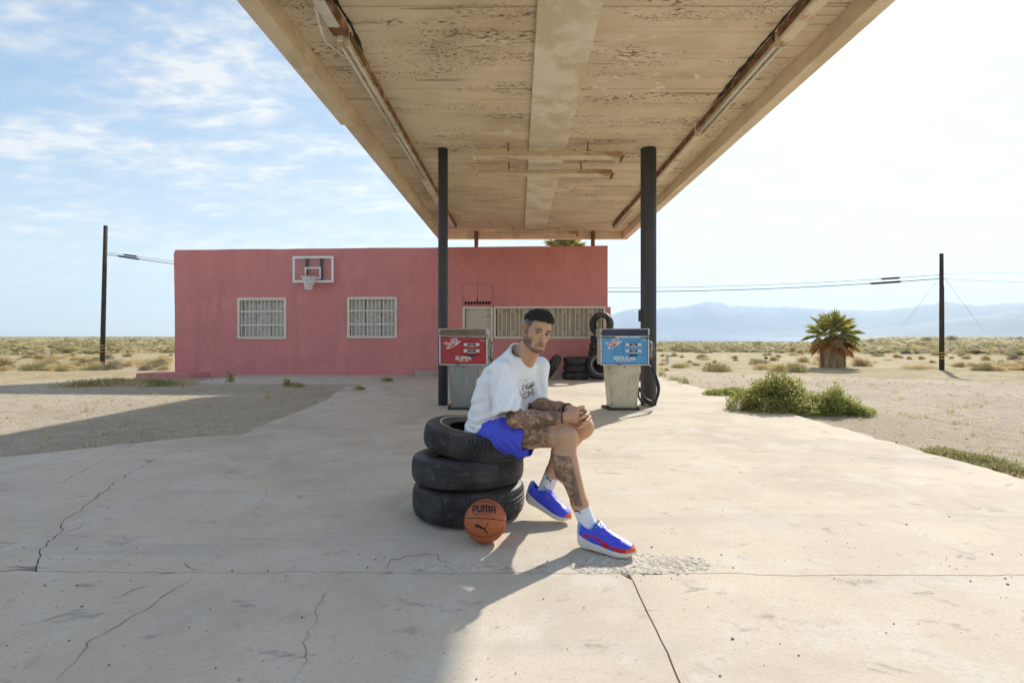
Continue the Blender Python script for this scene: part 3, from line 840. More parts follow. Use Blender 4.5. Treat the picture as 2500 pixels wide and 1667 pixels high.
# soot left by the burnt-out lamps, fine scaly film under the boards
soot_m = M_('soot', (0.05, 0.04, 0.035), .95, .4, 9)
def soot(x, y0, y1, w, seed):
    V = []; n = 60
    for i in range(n + 1):
        f = i / n; y = y0 + (y1 - y0) * f; ww = w * (.35 + .9 * abs(mnoise.fractal(Vector((y * 3, seed, 0)), 1, 2, 4))) * min(1, 6 * f, 6 * (1 - f))
        c = x + .02 * mnoise.noise(Vector((y * 2, seed + 4, 0)))
        V += [(c - ww, y, ZC - .0075), (c + ww, y, ZC - .0075)]
    mb = MB(); mb.add(V, [(2 * i, 2 * i + 2, 2 * i + 3, 2 * i + 1) for i in range(n)]); mb.build('soot_mark', soot_m, can)
soot(2.665, 4.7, 7.2, .032, 1.0); soot(-1.725, 4.6, 5.8, .035, 5.0); soot(2.67, 12.4, 14.4, .022, 9.0)

# fluorescent fixtures
def fixture(name, loc, rz, label, L=2.42, style='tubes', drop=.0, group='fluorescent fixtures under the canopy'):
    f = empty(name, loc, rz, label, 'light fixture', group)
    hw = .075
    mb = MB()
    if style == 'hung':
        mb.add([(-L / 2, -.03, .10), (L / 2, -.03, .10), (L / 2, .03, .10), (-L / 2, .03, .10), (-L / 2, -.10, 0), (L / 2, -.10, 0), (L / 2, .10, 0), (-L / 2, .10, 0),
                (-L / 2, -.03, -.0), (L / 2, -.03, 0), (L / 2, .03, 0), (-L / 2, .03, 0)],
               [(0, 1, 2, 3), (0, 4, 5, 1), (3, 2, 6, 7), (8, 11, 10, 9), (4, 8, 9, 5), (11, 7, 6, 10), (0, 3, 7, 4), (1, 5, 6, 2)])
        mb.build('housing', fix_cream, f)
        for sg in (-1, 1):
            mb = MB(); mb.box((sg * L / 2 - .012, -.11, -.045), (sg * L / 2 + .012, .11, .012), 0, None, .004); mb.build('end_cap', rust_m if sg > 0 else fix_cream, f)
            mb = MB(); mb.box((sg * L * .27 - .012, -.008, .10), (sg * L * .27 + .012, .008, .10 + drop)); mb.build('hanger', rust_m, f)
        return f
    mb.box((-hw, -L / 2 + .01, .03), (hw, L / 2 - .01, .115), 0, None, .006)
    mb.build('housing', fix_cream if style != 'bare' else rust_m, f)
    sgn = 1 if loc[0] < 0 else -1
    mb = MB(); mb.box((sgn * hw - .004, -L / 2 + .012, .03), (sgn * hw + .010, L / 2 - .012, .118)); mb.build('rusted_edge', rust_m, f)
    if style == 'tubes':
        for xx in (-.037, .037):
            mb = MB(); mb.tube([(xx, -L / 2 + .03, .006), (xx, L / 2 - .03, .006)], .019, 10); mb.build('lamp_tube', tube_m, f, True)
    elif style == 'cover':
        mb = MB(); mb.box((-hw + .005, -L / 2 + .02, -.02), (hw - .005, L / 2 - .02, .028), 0, None, .012); mb.build('cover', fix_cream, f)
    else:
        mb = MB(); mb.tube([(-.05, -L / 2 + .2, .02), (-.12, -L / 2 + .5, -.07), (-.06, -.2, .0), (-.14, .3, -.05), (-.05, .8, .02)], .006, 5); mb.build('loose_wire', white_m, f)
        mb = MB(); mb.box((-hw + .015, -L / 2 + .1, .015), (hw - .02, L / 2 - .2, .029)); mb.build('reflector', tube_m, f)
    for sg in (-1, 1):
        for xx in ((-.037, .037) if style == 'tubes' else (0,)):
            mb = MB(); mb.box((xx - .025, sg * (L / 2 - .028) - .018, -.03), (xx + .025, sg * (L / 2 - .028) + .018, .029), 0, None, .005); mb.build('lamp_holder', fix_cream, f)
    return f
YJ = [4.6, 5.36, 7.81, 10.12, 12.4, 14.7]
stL = ['bare', 'tubes', 'tubes', 'cover', 'bare']; stR = ['cover', 'tubes', 'cover', 'cover', 'tubes']
nmL = ['stripped rusty fixture with hanging wires at the left eave', 'rusty twin-tube fixture next after the stripped one at the left eave', 'twin-tube fixture in line with the thin column at the left eave',
       'enamel-covered fixture just behind the thin column at the left eave', 'bare rusty fixture next to the far fascia at the left eave']
nmR = ['wide white covered fixture at the right eave, end one over the open forecourt', 'twin-tube fixture beside a long black soot stain at the right eave', 'covered fixture in front of the thick column at the right eave',
       'covered fixture just behind the thick column at the right eave', 'rusty twin-tube fixture next to the far fascia at the right eave']
for (a, c), st, nm in zip(zip(YJ[:-1], YJ[1:]), stL, nmL):
    fixture('ceiling_fixture', (-1.84, (a + c) / 2, ZC - .118), 0, nm, c - a - .05, st)
for (a, c), st, nm in zip(zip(YJ[:-1], YJ[1:]), stR, nmR):
    fixture('ceiling_fixture', (2.77, (a + c) / 2, ZC - .118), 0, nm, c - a - .05, st)
fixture('hanging_fixture', (.49, 8.44, 4.10), 0, 'rusty cream strip light hung across the ceiling in front of the columns', 2.42, 'hung', ZC - 4.21)
fixture('hanging_fixture', (.49, 9.39, 4.11), 0, 'rusty cream strip light hung across the ceiling behind the columns', 2.44, 'hung', ZC - 4.22)
fixture('hanging_fixture', (.52, 15.0, 4.15), 0, 'dark rusty strip light hung across by the far fascia above the shop', 2.42, 'hung', ZC - 4.26)
# ------------------------------------------------------------------ fuel pumps
def text_mesh(txt, size, mat, name, extrude=.0006, bold=.0, shear=0.0, sx=1.0):
    cu = bpy.data.curves.new(name, 'FONT'); cu.body = txt; cu.size = size; cu.align_x = 'CENTER'
    cu.extrude = extrude; cu.offset = bold; cu.shear = shear; cu.resolution_u = 3
    o = bpy.data.objects.new(name, cu); COL.objects.link(o)
    dg = bpy.context.evaluated_depsgraph_get()
    me = bpy.data.meshes.new_from_object(o.evaluated_get(dg))
    bpy.data.objects.remove(o); bpy.data.curves.remove(cu)
    for v in me.vertices: v.co.x *= sx
    me.materials.clear(); me.materials.append(mat)
    return me
def flat_poly(pts, mat, name, parent, y, th=.0008):
    """filled outline on a panel that faces -Y; pts in panel metres (x, z)"""
    bm = bmesh.new()
    f = bm.faces.new([bm.verts.new((x, y, z)) for x, z in pts])
    f.normal_update()
    bmesh.ops.triangulate(bm, faces=[f])
    bm.normal_update()
    me = bpy.data.meshes.new(name); bm.to_mesh(me); bm.free(); me.materials.append(mat)
    return add_obj(name, me, parent)
chrome = M_('pump_trim', (0.62, 0.61, 0.58), .38, .12, 14, .1, 60, metal=.75, stains=[((0.16, 0.12, 0.09), 16, .57, .64)])
pump_red = M_('pump_red', (0.42, 0.008, 0.025), .2, .05, 3, .03, 4, spec=.5, coat=.3, stains=[((.34, .05, .06), 2.2, .48, .68, (1, 1, 1), .5), ((.10, .05, .05), 22, .66, .70, (1, 1, 1), .7)])
pump_blue = M_('pump_blue', (0.085, 0.33, 0.62), .4, .06, 3, spec=.4, stains=[((0.05, 0.05, 0.05), 11, .67, .70), ((.19, .44, .68), 2, .48, .68, (1, 1, 1), .6), ((.10, .25, .45), 5, .58, .66, (1, 1, .5), .5)])
cap_navy = M_('cap_navy', (0.035, 0.045, 0.085), .45, .2, 6)
cap_rust = M_('cap_rust', (0.22, 0.165, 0.11), .6, .2, 3, .15, 30, metal=.3, stretch=(.6, 1, 3), stains=[((0.11, 0.085, 0.06), 4, .45, .65, (.5, 1, 3), .8)])
ped_cream = M_('pedestal_cream', (0.62, 0.55, 0.40), .55, .05, 3, .1, 30, stains=[((0.50, 0.42, 0.28), 2.5, .46, .62), ((0.20, 0.16, 0.11), 9, .63, .68), ((.40, .32, .2), 3, .56, .66, (3, 3, .4), .5)])
ped_grey = M_('pedestal_zinc', (0.30, 0.295, 0.27), .5, .12, 3, .12, 30, metal=.4, stretch=(1.5, 1, .6), stains=[((0.46, 0.455, 0.42), 3, .5, .68, (1.5, 1, .5), .8), ((.17, .16, .14), 6, .62, .74, (2, 1, .5), .7)])
side_pinkish = M_('pump_side_enamel', (0.55, 0.47, 0.42), .35, .06, 3, spec=.5)
base_dark = M_('pump_base', (0.055, 0.045, 0.038), .8, .2, 10)
disp_white = M_('display_white', (0.72, 0.70, 0.64), .5, .05, 8)
disp_black = M_('display_black', (0.018, 0.018, 0.018), .35, .1, 10)
let_white = M_('letter_white', (0.80, 0.79, 0.76), .5, .02, 8)
emb_red = M_('emblem_red', (0.45, 0.02, 0.035), .5, .05, 8)
hose_m = M_('hose_rubber', (0.03, 0.03, 0.03), .5, .2, 12)
noz_m = M_('nozzle_metal', (0.36, 0.33, 0.28), .45, .3, 20, metal=.6)

body_e = [(190, 715), (262, 700), (335, 672), (360, 700), (430, 690), (470, 660), (540, 690), (600, 735), (650, 715), (720, 660), (780, 640), (830, 660), (770, 680), (700, 740), (640, 790),
          (560, 830), (470, 880), (400, 905), (340, 910), (285, 890), (335, 865), (370, 820), (380, 800), (300, 765), (240, 745), (255, 735)]
head_e = [(425, 590), (500, 580), (560, 562), (620, 545), (665, 548), (692, 580), (700, 620), (680, 660), (650, 690), (600, 690), (555, 665), (505, 640), (470, 645), (490, 610)]
body_i = [(265, 722), (340, 705), (420, 712), (470, 690), (535, 715), (590, 755), (640, 755), (590, 790), (500, 835), (420, 870), (370, 872), (400, 830), (415, 800), (330, 760)]
head_i = [(500, 602), (570, 585), (630, 570), (660, 590), (662, 640), (635, 662), (590, 660), (550, 630), (520, 622)]
feath = [[(345, 735), (400, 725), (455, 770), (440, 790), (380, 760)], [(470, 720), (525, 735), (470, 800), (440, 810)], [(560, 620), (610, 612), (620, 645), (590, 650)]]
def pump(name, X, Y, face_m, cap_m, ped_m, side_m, word, sub, label, yaw, squares):
    p = empty(name, (X, Y, 0), yaw, label, 'fuel pump')
    W2, D, zt, zb = .385, .40, 1.295, .715
    mb = MB(); mb.prism([(-.25, -.02), (.235, -.02), (.27, .40), (-.30, .40)], 0, .035); mb.build('base_plate', base_dark, p)
    # tapered pedestal
    mb = MB(); a, c = .258, .20
    mb.add([(-c, .025, .036), (c, .025, .036), (c + .02, .35, .036), (-c - .02, .35, .036), (-a, .01, zb), (a, .01, zb), (a + .02, .37, zb), (-a - .02, .37, zb)],
           [(0, 1, 5, 4), (1, 2, 6, 5), (2, 3, 7, 6), (3, 0, 4, 7), (4, 5, 6, 7), (3, 2, 1, 0)])
    mb.build('pedestal', ped_m, p)
    mb = MB()
    mb.add([(-c + .012, .012, .06), (c - .012, .012, .06), (a - .012, -.004, zb - .01), (-a + .012, -.004, zb - .01), (-c + .012, .03, .06), (c - .012, .03, .06), (a - .012, .014, zb - .01), (-a + .012, .014, zb - .01)],
           [(0, 1, 2, 3), (0, 4, 5, 1), (1, 5, 6, 2), (2, 6, 7, 3), (3, 7, 4, 0)]); 
    fp = mb.build('front_plate', ped_m, p)
    for sx_, zz_ in ((-.19, .09), (.19, .09), (-.235, zb - .05), (0, zb - .035)):
        mb = MB(); mb.tube([(sx_, .0, zz_), (sx_, -.012, zz_)], .010, 8); mb.build('screw', base_dark, fp)
    # head shell with bright edging
    mb = MB(); mb.box((-W2 + .012, .0, zb + .004), (W2 - .012, D, zt - .145), 0, None, .008); mb.build('head_shell', side_m, p)
    mb = MB()
    for q in ((-W2, -W2 + .022, zb, zt - .14), (W2 - .022, W2, zb, zt - .14)):
        mb.box((q[0], -.03, q[2]), (q[1], .03, q[3]), 0, None, .005)
    mb.box((-W2 + .022, -.028, zb - .004), (W2 - .022, .03, zb + .016), 0, None, .004)
    mb.build('trim', chrome, p)
    mb = MB(); mb.box((-W2 - .008, -.04, zt - .135), (W2 + .008, D + .01, zt), 0, None, .012); cp = mb.build('cap', chrome, p)
    mb = MB(); mb.box((-W2 + .022, -.052, zt - .118), (W2 - .022, -.041, zt - .016), 0, None, .004); mb.build('cap_panel', cap_m, cp)
    for sx_ in (-W2 + .004, W2 - .004):
        for zz_ in (zt - .035, zt - .10):
            mb = MB(); mb.tube([(sx_, -.038, zz_), (sx_, -.048, zz_)], .007, 6); mb.build('screw', base_dark, cp)
    f0, f1 = zb + .022, zt - .150
    yF = -.012
    mb = MB(); mb.box((-W2 + .026, yF, f0), (W2 - .026, .02, f1), 0, None, .003); fc = mb.build('face_panel', face_m, p)
    mb = MB(); mb.box((-W2 + .0245, yF + .004, f0 - .006), (W2 - .0245, .018, f0 - .0005)); mb.build('face_gap', base_dark, p)
    # raised dial housing with sloping rims
    ix0, ix1, iz0, iz1 = -.035, .30, f0 + .125, f1 - .065
    mb = MB(); e = .022
    mb.add([(ix0, yF - .001, iz0), (ix1, yF - .001, iz0), (ix1, yF - .001, iz1), (ix0, yF - .001, iz1), (ix0 + e, yF - .020, iz0 + e * 1.3), (ix1 - e, yF - .020, iz0 + e * 1.3), (ix1 - e, yF - .020, iz1 - e * .5), (ix0 + e, yF - .020, iz1 - e * .5)],
           [(4, 5, 6, 7), (0, 1, 5, 4), (1, 2, 6, 5), (2, 3, 7, 6), (3, 0, 4, 7)])
    dh = mb.build('dial_housing', face_m, p)
    yd = yF - .021
    xc = .135
    for zc_, lab in ((f1 - .105, 'THIS SALE'), (f1 - .205, 'GALLONS')):
        mb = MB(); mb.box((xc - .125, yd - .006, zc_ - .023), (xc + .125, yd + .001, zc_ + .023), 0, None, .002); mb.build('counter_strip', disp_white, dh)
        mb = MB(); mb.box((xc - .065, yd - .009, zc_ - .017), (xc + .065, yd - .0065, zc_ + .017)); mb.build('counter_window', disp_black, dh)
        me = text_mesh('0000' if lab[0] == 'T' else '0.00', .030, let_white, 'digits'); add_obj('digits', me, dh, (xc, yd - .0105, zc_ - .011), (R(90), 0, 0))
        me = text_mesh(lab, .022, let_white, 'counter_label', sx=1.1); add_obj('counter_label', me, dh, (xc, yd - .002, zc_ - .043), (R(90), 0, 0))
    zc_ = f1 - .275
    if squares:
        for dx_ in (-.042, 0, .042):
            mb = MB(); mb.box((xc + dx_ - .015, yd - .004, zc_ - .018), (xc + dx_ + .015, yd + .001, zc_ + .018)); mb.build('price_window', disp_black, dh)
    else:
        mb = MB(); mb.box((xc - .065, yd - .003, zc_ - .02), (xc + .065, yd + .001, zc_ + .02)); mb.build('price_window', base_dark, dh)
    # lettering and winged emblem
    me = text_mesh(word, .082, let_white, 'lettering', bold=.0022, sx=1.12 if len(word) < 6 else 1.0); add_obj('lettering', me, fc, (.0 if len(word) < 6 else .0, yF - .0012, f0 + .060), (R(90), 0, 0))
    me = text_mesh(sub, .020, let_white, 'small_lettering', bold=.0006, sx=1.1); add_obj('small_lettering', me, fc, (.0, yF - .0012, f0 + .034), (R(90), 0, 0))
    me = text_mesh('Gasoline', .024, let_white, 'small_lettering', shear=.25); add_obj('small_lettering', me, fc, (W2 - .085, yF - .0012, f1 - .052), (R(90), 0, 0))
    k_ = 8.2 / F * 140 / 1996
    def E(P): return [((x - 1996 * .5 + 75) * k_ + .012, (900 - y) * k_ + f0 + .24) for x, y in P]
    for P in (body_e, head_e): flat_poly(E(P), let_white, 'emblem', fc, yF - .0011)
    for P in (body_i, head_i): flat_poly(E(P), emb_red, 'emblem', fc, yF - .0016)
    for P in feath: flat_poly(E(P), let_white, 'emblem', fc, yF - .0021)
    # nozzle on its boot, hose loop
    mb = MB(); mb.box((W2 + .001, .06, zb + .05), (W2 + .03, .16, zb + .34), 0, None, .006); bt = mb.build('nozzle_boot', noz_m, p)
    mb = MB(); mb.tube([(W2 + .045, .10, zb + .37), (W2 + .075, .09, zb + .33), (W2 + .06, .085, zb + .25), (W2 + .05, .085, zb + .10)], [.016, .022, .024, .018], 10)
    mb.tube([(W2 + .06, .085, zb + .30), (W2 + .115, .08, zb + .25), (W2 + .10, .08, zb + .14), (W2 + .06, .085, zb + .10)], .007, 6)
    mb.tube([(W2 + .045, .10, zb + .37), (W2 + .02, .11, zb + .41), (W2 + .012, .11, zb + .34)], .011, 8)
    mb.build('nozzle', noz_m, p, True)
    P = [(W2 + .05, .085, zb + .10), (W2 + .075, .06, zb - .02), (W2 + .125, .03, zb - .18), (W2 + .165, .0, zb - .36), (W2 + .125, -.02, zb - .52), (W2 + .04, -.02, zb - .575), (W2 - .08, 0, zb - .50), (W2 - .14, .03, zb - .36)]
    Q = [(W2 - .14, .03, zb - .36), (W2 - .15, .05, zb - .50), (W2 - .06, .03, zb - .63), (W2 + .06, .01, zb - .65), (W2 + .13, .03, zb - .56), (W2 + .158, .06, zb - .36), (W2 + .115, .1, zb - .14), (W2 + .05, .14, zb - .03), (W2 - .05, .16, zb - .005)]
    def spl(P):
        o = []
        for i in range(len(P) - 1):
            p0, p1, p2, p3 = [Vector(P[min(max(j, 0), len(P) - 1)]) for j in (i - 1, i, i + 1, i + 2)]
            for k in range(6):
                t_ = k / 6
                o.append(.5 * ((2 * p1) + (p2 - p0) * t_ + (2 * p0 - 5 * p1 + 4 * p2 - p3) * t_ ** 2 + (3 * p1 - p0 - 3 * p2 + p3) * t_ ** 3))
        o.append(Vector(P[-1])); return o
    mb = MB(); mb.tube(spl(P) + spl(Q)[1:], .0165, 8); mb.build('hose', hose_m, p, True)
    return p
pump('fuel_pump', -.872, 8.19, pump_red, cap_rust, ped_grey, side_pinkish, 'SUPER', 'WITH POLYANE', 'red fuel pump lettered SUPER on a dull zinc pedestal', R(-1.5), False)
pump('fuel_pump', 1.685, 8.14, pump_blue, cap_navy, ped_cream, side_pinkish, 'REGULAR', 'WITH POLYANE ADDITIVE', 'blue fuel pump lettered REGULAR on a cream pedestal', 0, True)

# ------------------------------------------------------------------ tyres
rubber = M_('tyre_rubber', (0.030, 0.029, 0.028), .62, .25, 6, .25, 60, spec=.35, bdist=.003, stains=[((0.085, 0.078, 0.068), 3.0, .45, .66, (1, 1, 1), .65), ((.14, .125, .105), 14, .54, .66, (1, 1, 1), .4)])
sidewall_m = M_('tyre_sidewall', (0.042, 0.039, 0.036), .55, .2, 5, .1, 40, spec=.4, stains=[((0.13, 0.115, 0.095), 4.0, .45, .66, (1, 1, 1), .7)])
whitewall_m = M_('whitewall', (0.50, 0.47, 0.41), .7, .1, 8, stains=[((0.2, 0.18, 0.15), 9, .5, .7)])
def tyre_meshes(Ro, w, ri, n, pattern, white, key):
    """tread + two sidewalls (+ white ring); axis Z, resting on z=0..w"""
    h = w / 2
    tw = h * .80
    # tread grid
    prof = np.linspace(-tw, tw, 34 if n > 100 else 14)
    V, Fc = [], []
    m = len(prof)
    for k in range(n):
        for j, z in enumerate(prof):
            q = z / tw
            r = Ro - .016 * abs(q) ** 3.2
            u = k / n
            if n > 100:
                if pattern == 'block':
                    g = min(abs(q - gq) for gq in (-.42, 0, .42)) < .045
                    row = int((q + 1.4) / .42)
                    g2 = ((u * 84 + q * (1.1 if row % 2 else -1.1) + row * .5) % 1.0) < .28
                    if g or g2: r -= .0050
                elif pattern == 'worn':
                    if abs(q - .05) < .03: r -= .002
                    if ((u * 80 + q * .6) % 1.0) < .16 and abs(q) > .55: r -= .003
                    if min(abs(q - gq) for gq in (-.5, .5)) < .04: r -= .003
                else:
                    g = min(abs(q - gq) for gq in (-.5, -.17, .17, .5)) < .05
                    g2 = abs(q) > .52 and ((u * 96 + q * .35) % 1.0) < .25
                    g3 = abs(q) <= .52 and ((u * 60 + q * .8) % 1.0) < .10
                    if g or g2 or g3: r -= .0055
            else:
                if j in (4, 9): r -= .008
            a = 2 * math.pi * u
            V.append((r * math.cos(a), r * math.sin(a), z + h))
    for k in range(n):
        k2 = (k + 1) % n
        for j in range(m - 1):
            Fc.append((k * m + j, k2 * m + j, k2 * m + j + 1, k * m + j + 1))
    tread = make_mesh('tread', V, Fc, rubber, smooth=(n <= 100))
    ns = 72 if n > 100 else 36
    Rs = Ro - .0165
    ru, zu = [], []
    for f in np.linspace(0, 1, 12):          # bulging wall from shoulder to bead
        r = Rs + (ri - Rs) * f
        z = tw + (h - tw) * math.sin(math.pi * min(1, f * 1.15)) ** .7 * (1.0 if f < .87 else .3) - (.012 if f > .93 else 0)
        ru.append(r); zu.append(min(z, h))
    inner = [(ri - .004, h * .72), (ri + .03, h * .60), (Ro - .06, h * .35), (Ro - .045, 0)]
    mb = MB(); mb.lathe([(r, h + z) for r, z in zip(ru, zu)] + [(r, h + z) for r, z in inner], ns)
    up = mb.mesh('sidewall', sidewall_m, True)
    mb = MB(); mb.lathe([(r, h - z) for r, z in zip(ru, zu)] + [(r, h - z) for r, z in inner], ns)
    dn = mb.mesh('sidewall', sidewall_m, True)
    parts = [('tread', tread), ('sidewall', up), ('sidewall', dn)]
    if white:
        k0 = 6; mb = MB()
        mb.lathe([(ru[k0] , h + zu[k0] + .0015), ((ru[k0] + ru[k0 + 1]) / 2, h + (zu[k0] + zu[k0 + 1]) / 2 + .003), (ru[k0 + 1], h + zu[k0 + 1] + .0015)], ns)
        parts.append(('white_ring', mb.mesh('white_ring', whitewall_m, True)))
    return parts
TY = {k: tyre_meshes(*a, k) for k, a in {
    'n1': (.372, .215, .205, 480, 'rib', False), 'n2': (.372, .190, .205, 480, 'worn', False), 'n3': (.358, .172, .200, 480, 'block', True),
    'f1': (.370, .205, .21, 80, '', False), 'f2': (.36, .20, .20, 80, '', True), 'f3': (.355, .20, .21, 80, '', False)}.items()}
def tyre(kind, loc, rot, label, group):
    t_ = empty('tyre', loc, 0, label, 'tyre', group); t_.rotation_euler = rot
    for nm, me in TY[kind]: add_obj(nm, me, t_)
    return t_
GS = 'tyres stacked under the seated man'
SX, SY = -.33, 3.445
tyre('n1', (SX, SY, 0.002), (0, 0, 0), 'bottom tyre with ribbed tread in the stack the man sits on', GS)
tyre('n2', (SX - .005, SY - .005, .213), (R(-1.5), R(2.2), 1.0), 'worn middle tyre with a thin pale line in the stack the man sits on', GS)
tyre('n3', (SX + .048, SY + .005, .408), (R(4.0), R(6.5), .3), 'top whitewall tyre with block tread that the man sits on', GS)
GB = 'old tyres piled against the pink wall'
st = gp(1410, 928); st = Vector((st.x, st.y + .36))
tyre('f1', (st.x - .015, st.y, .0), (0, 0, 0), 'bottom tyre of the three-tyre pile by the pink wall', GB)
tyre('f1', (st.x + .02, st.y, .206), (0, 0, 1), 'middle tyre of the three-tyre pile by the pink wall', GB)
tyre('f1', (st.x + .02, st.y - .01, .412), (0, R(.5), 2), 'topmost tyre of the three-tyre pile by the pink wall', GB)
# leaning tyre: rests on its tread, tipped against the pile
tyre('f3', (st.x - .575, st.y - .05, .303), (0, R(-58), R(6)), 'black tyre leaning aslant against the three-tyre pile', GB)
tp = gp(1476, 926); tp = Vector((tp.x, tp.y + .34))
for i in range(6):
    tyre('f3', (tp.x + (.02, .01, -.01, -.03, .0, .03)[i], tp.y + .1 + (.01, -.01, 0, .01, -.01, 0)[i], .2 * i), (0, 0, i * 1.3), ['lowest', 'second', 'third', 'fourth', 'fifth', 'uppermost flat-lying'][i] + ' tyre of the tall pile behind the blue pump', GB)
# upright tyres
tyre('f3', (tp.x + .05, tp.y + .19, 1.505), (R(90), 0, R(-38)), 'tyre standing upright on top of the tall pile', GB)
lt = gp(1466, 930)
tyre('f2', (lt.x + .03, lt.y + .36, .336), (R(68), 0, R(4)), 'white-ringed tyre propped upright against the tall pile', GB)
rt = gp(1558, 929)
tyre('f3', (rt.x + .05, rt.y + .25, 0), (0, 0, 0), 'tyre lying flat beside the tall pile behind the thick column', GB)

# ------------------------------------------------------------------ basketball
BC, BRd = Vector((-.187, 2.925, .1205)), .120
ball = empty('basketball', (BC.x, BC.y, 0), 0, 'orange-brown basketball lettered PUMA lying against the tyre stack', 'basketball')
leather = M_('ball_leather', (0.46, 0.125, 0.04), .55, .06, 8, .5, 320, spec=.35, bdist=.002)
seam_m = M_('ball_seam', (0.02, 0.012, 0.01), .6, .1, 8)
print_m = M_('ball_print', (0.015, 0.012, 0.012), .6, .05, 8)
bm = bmesh.new(); bmesh.ops.create_uvsphere(bm, u_segments=64, v_segments=40, radius=BRd)
me = bpy.data.meshes.new('ball_skin'); bm.to_mesh(me); bm.free(); me.materials.append(leather)
me.polygons.foreach_set('use_smooth', np.ones(len(me.polygons), dtype=bool))
zb_ = Vector((0, 0, BC.z))
add_obj('ball_skin', me, ball, zb_)
toc = (Vector((0, 0, H)) - BC).normalized()
bx_ = Vector((0, 0, 1)).cross(toc).normalized() * 1.0; by_ = toc.cross(bx_).normalized()
s5 = 120 / 1568 / F * 2.925
def onball(cx_, cy_, lift=.0006):
    """pixel in the ball close-up -> point on the ball's skin (local)"""
    x, y = (cx_ - 735) * s5, (835 - cy_) * s5
    k = min(1.0, (BRd * .995) / max(1e-9, math.hypot(x, y)))
    x, y = x * k, y * k
    return (bx_ * x + by_ * y + toc * math.sqrt(max(0, BRd ** 2 - x * x - y * y))).normalized() * (BRd + lift) + zb_
def seam(P):
    mb = MB(); Q = []
    for a, c in zip(P[:-1], P[1:]):
        for k in range(8): Q.append(onball(a[0] + (c[0] - a[0]) * k / 8, a[1] + (c[1] - a[1]) * k / 8, -.0012))
    Q.append(onball(*P[-1], -.0012))
    mb.tube(Q, .0026, 6); mb.build('seam', seam_m, ball, True)
seam([(70, 745), (400, 740), (700, 765), (1000, 790), (1200, 825), (1400, 868)])
seam([(95, 600), (140, 490), (240, 390), (380, 315), (520, 280), (660, 272), (850, 290), (1000, 335), (1150, 415), (1270, 520), (1340, 640), (1370, 760), (1375, 860), (1350, 970), (1270, 1080), (1130, 1190), (960, 1270), (800, 1300), (650, 1298), (480, 1265), (320, 1200), (190, 1110), (110, 1020), (75, 930)])
def ballpoly(P, name, mat=print_m, sub=3):
    bm = bmesh.new()
    f = bm.faces.new([bm.verts.new((x, y, 0)) for x, y in P])
    f.normal_update()
    bmesh.ops.triangulate(bm, faces=[f])
    for _ in range(2): bmesh.ops.subdivide_edges(bm, edges=bm.edges[:], cuts=1, use_grid_fill=True)
    for v in bm.verts: v.co = onball(v.co.x, v.co.y, .0009)
    me = bpy.data.meshes.new(name); bm.to_mesh(me); bm.free(); me.materials.append(mat)
    add_obj(name, me, ball)
CAT = [(410, 950), (425, 920), (470, 918), (560, 955), (640, 1010), (700, 1035), (735, 1030), (765, 990), (790, 920), (815, 875), (845, 880), (835, 905), (805, 940), (780, 1000), (745, 1055), (765, 1110), (800, 1160),
       (812, 1215), (800, 1225), (785, 1195), (760, 1160), (720, 1120), (690, 1075), (620, 1065), (560, 1040), (530, 1020), (500, 1015), (460, 1020), (412, 1032), (410, 1010), (440, 1005), (465, 990), (440, 970), (415, 968)]
ballpoly(CAT, 'cat_logo')
def skew(x, y):      # lettering follows the ball's curve: centre high, ends low
    return (x, y + 5.2e-4 * (x - 660) ** 2 * .42 + (x - 660) * .055)
def letters(x0, x1, y0, y1, glyph):
    out_ = []
    st_ = .30
    R_ = {'P': [(0, 0, st_, 1), (st_, 0, 1 - st_ * .0, .20), (1 - st_, .20, 1, .55), (st_, .55, 1, .75)], 'U': [(0, 0, st_, 1), (1 - st_, 0, 1, 1), (st_, .80, 1 - st_, 1)],
          'M': [(0, 0, .24, 1), (.38, .16, .62, 1), (.76, 0, 1, 1), (.24, 0, .76, .16)], 'A': [(0, .05, st_, 1), (1 - st_, .05, 1, 1), (st_ * .5, 0, 1 - st_ * .5, .22), (st_, .52, 1 - st_, .70)]}[glyph]
    for a, c, d, e in R_:
        P = []
        for (fx, fy) in ((a, c), (d, c), (d, e), (a, e)):
            P.append(skew(x0 + (x1 - x0) * fx, y0 + (y1 - y0) * fy))
        out_.append(P)
    return out_
for gl, a, c in (('P', 335, 468), ('U', 486, 632), ('M', 648, 888), ('A', 908, 1055)):
    for P in letters(a, c, 365, 578, gl): ballpoly(P, 'puma_letter')
me = text_mesh('BASKETBALL', 60, print_m, 'small_letters', extrude=0, bold=.6)
for v in me.vertices:
    x, y = skew(675 + v.co.x * 1.72, 658 - v.co.y)
    v.co = onball(x, y, .0009)
add_obj('small_letters', me, ball)
# ------------------------------------------------------------------ plants
def leaf_cloud(n, sampler, size, asp=.45, up=.3, seed=0):
    """many small pointed leaves (2 triangles); sampler(rng) -> (point, outward)"""
    rg = np.random.default_rng(seed)
    V, Fc, sh = [], [], []
    for i in range(n):
        p, o, s_ = sampler(rg)
        d = Vector(o) + Vector(rg.normal(0, .55, 3)); d.z += up
        if d.length < 1e-4: d = Vector((0, 0, 1))
        d.normalize()
        side = d.cross(Vector(rg.normal(0, 1, 3)))
        if side.length < 1e-3: continue
        side.normalize()
        L = size * rg.uniform(.6, 1.35); w = L * asp * .5
        p = Vector(p); b = len(V)
        nrm = side.cross(d)
        V += [p, p + d * L * .5 + side * w + nrm * w * .3, p + d * L, p + d * L * .5 - side * w + nrm * w * .3]
        Fc += [(b, b + 1, b + 2), (b, b + 2, b + 3)]
        sh += [s_, s_]
    return V, Fc, sh
def build_leaves(name, VFS, mat, parent):
    V, Fc, sh = VFS
    me = make_mesh(name, V, Fc, mat); shade_attr(me, sh)
    return add_obj(name, me, parent)
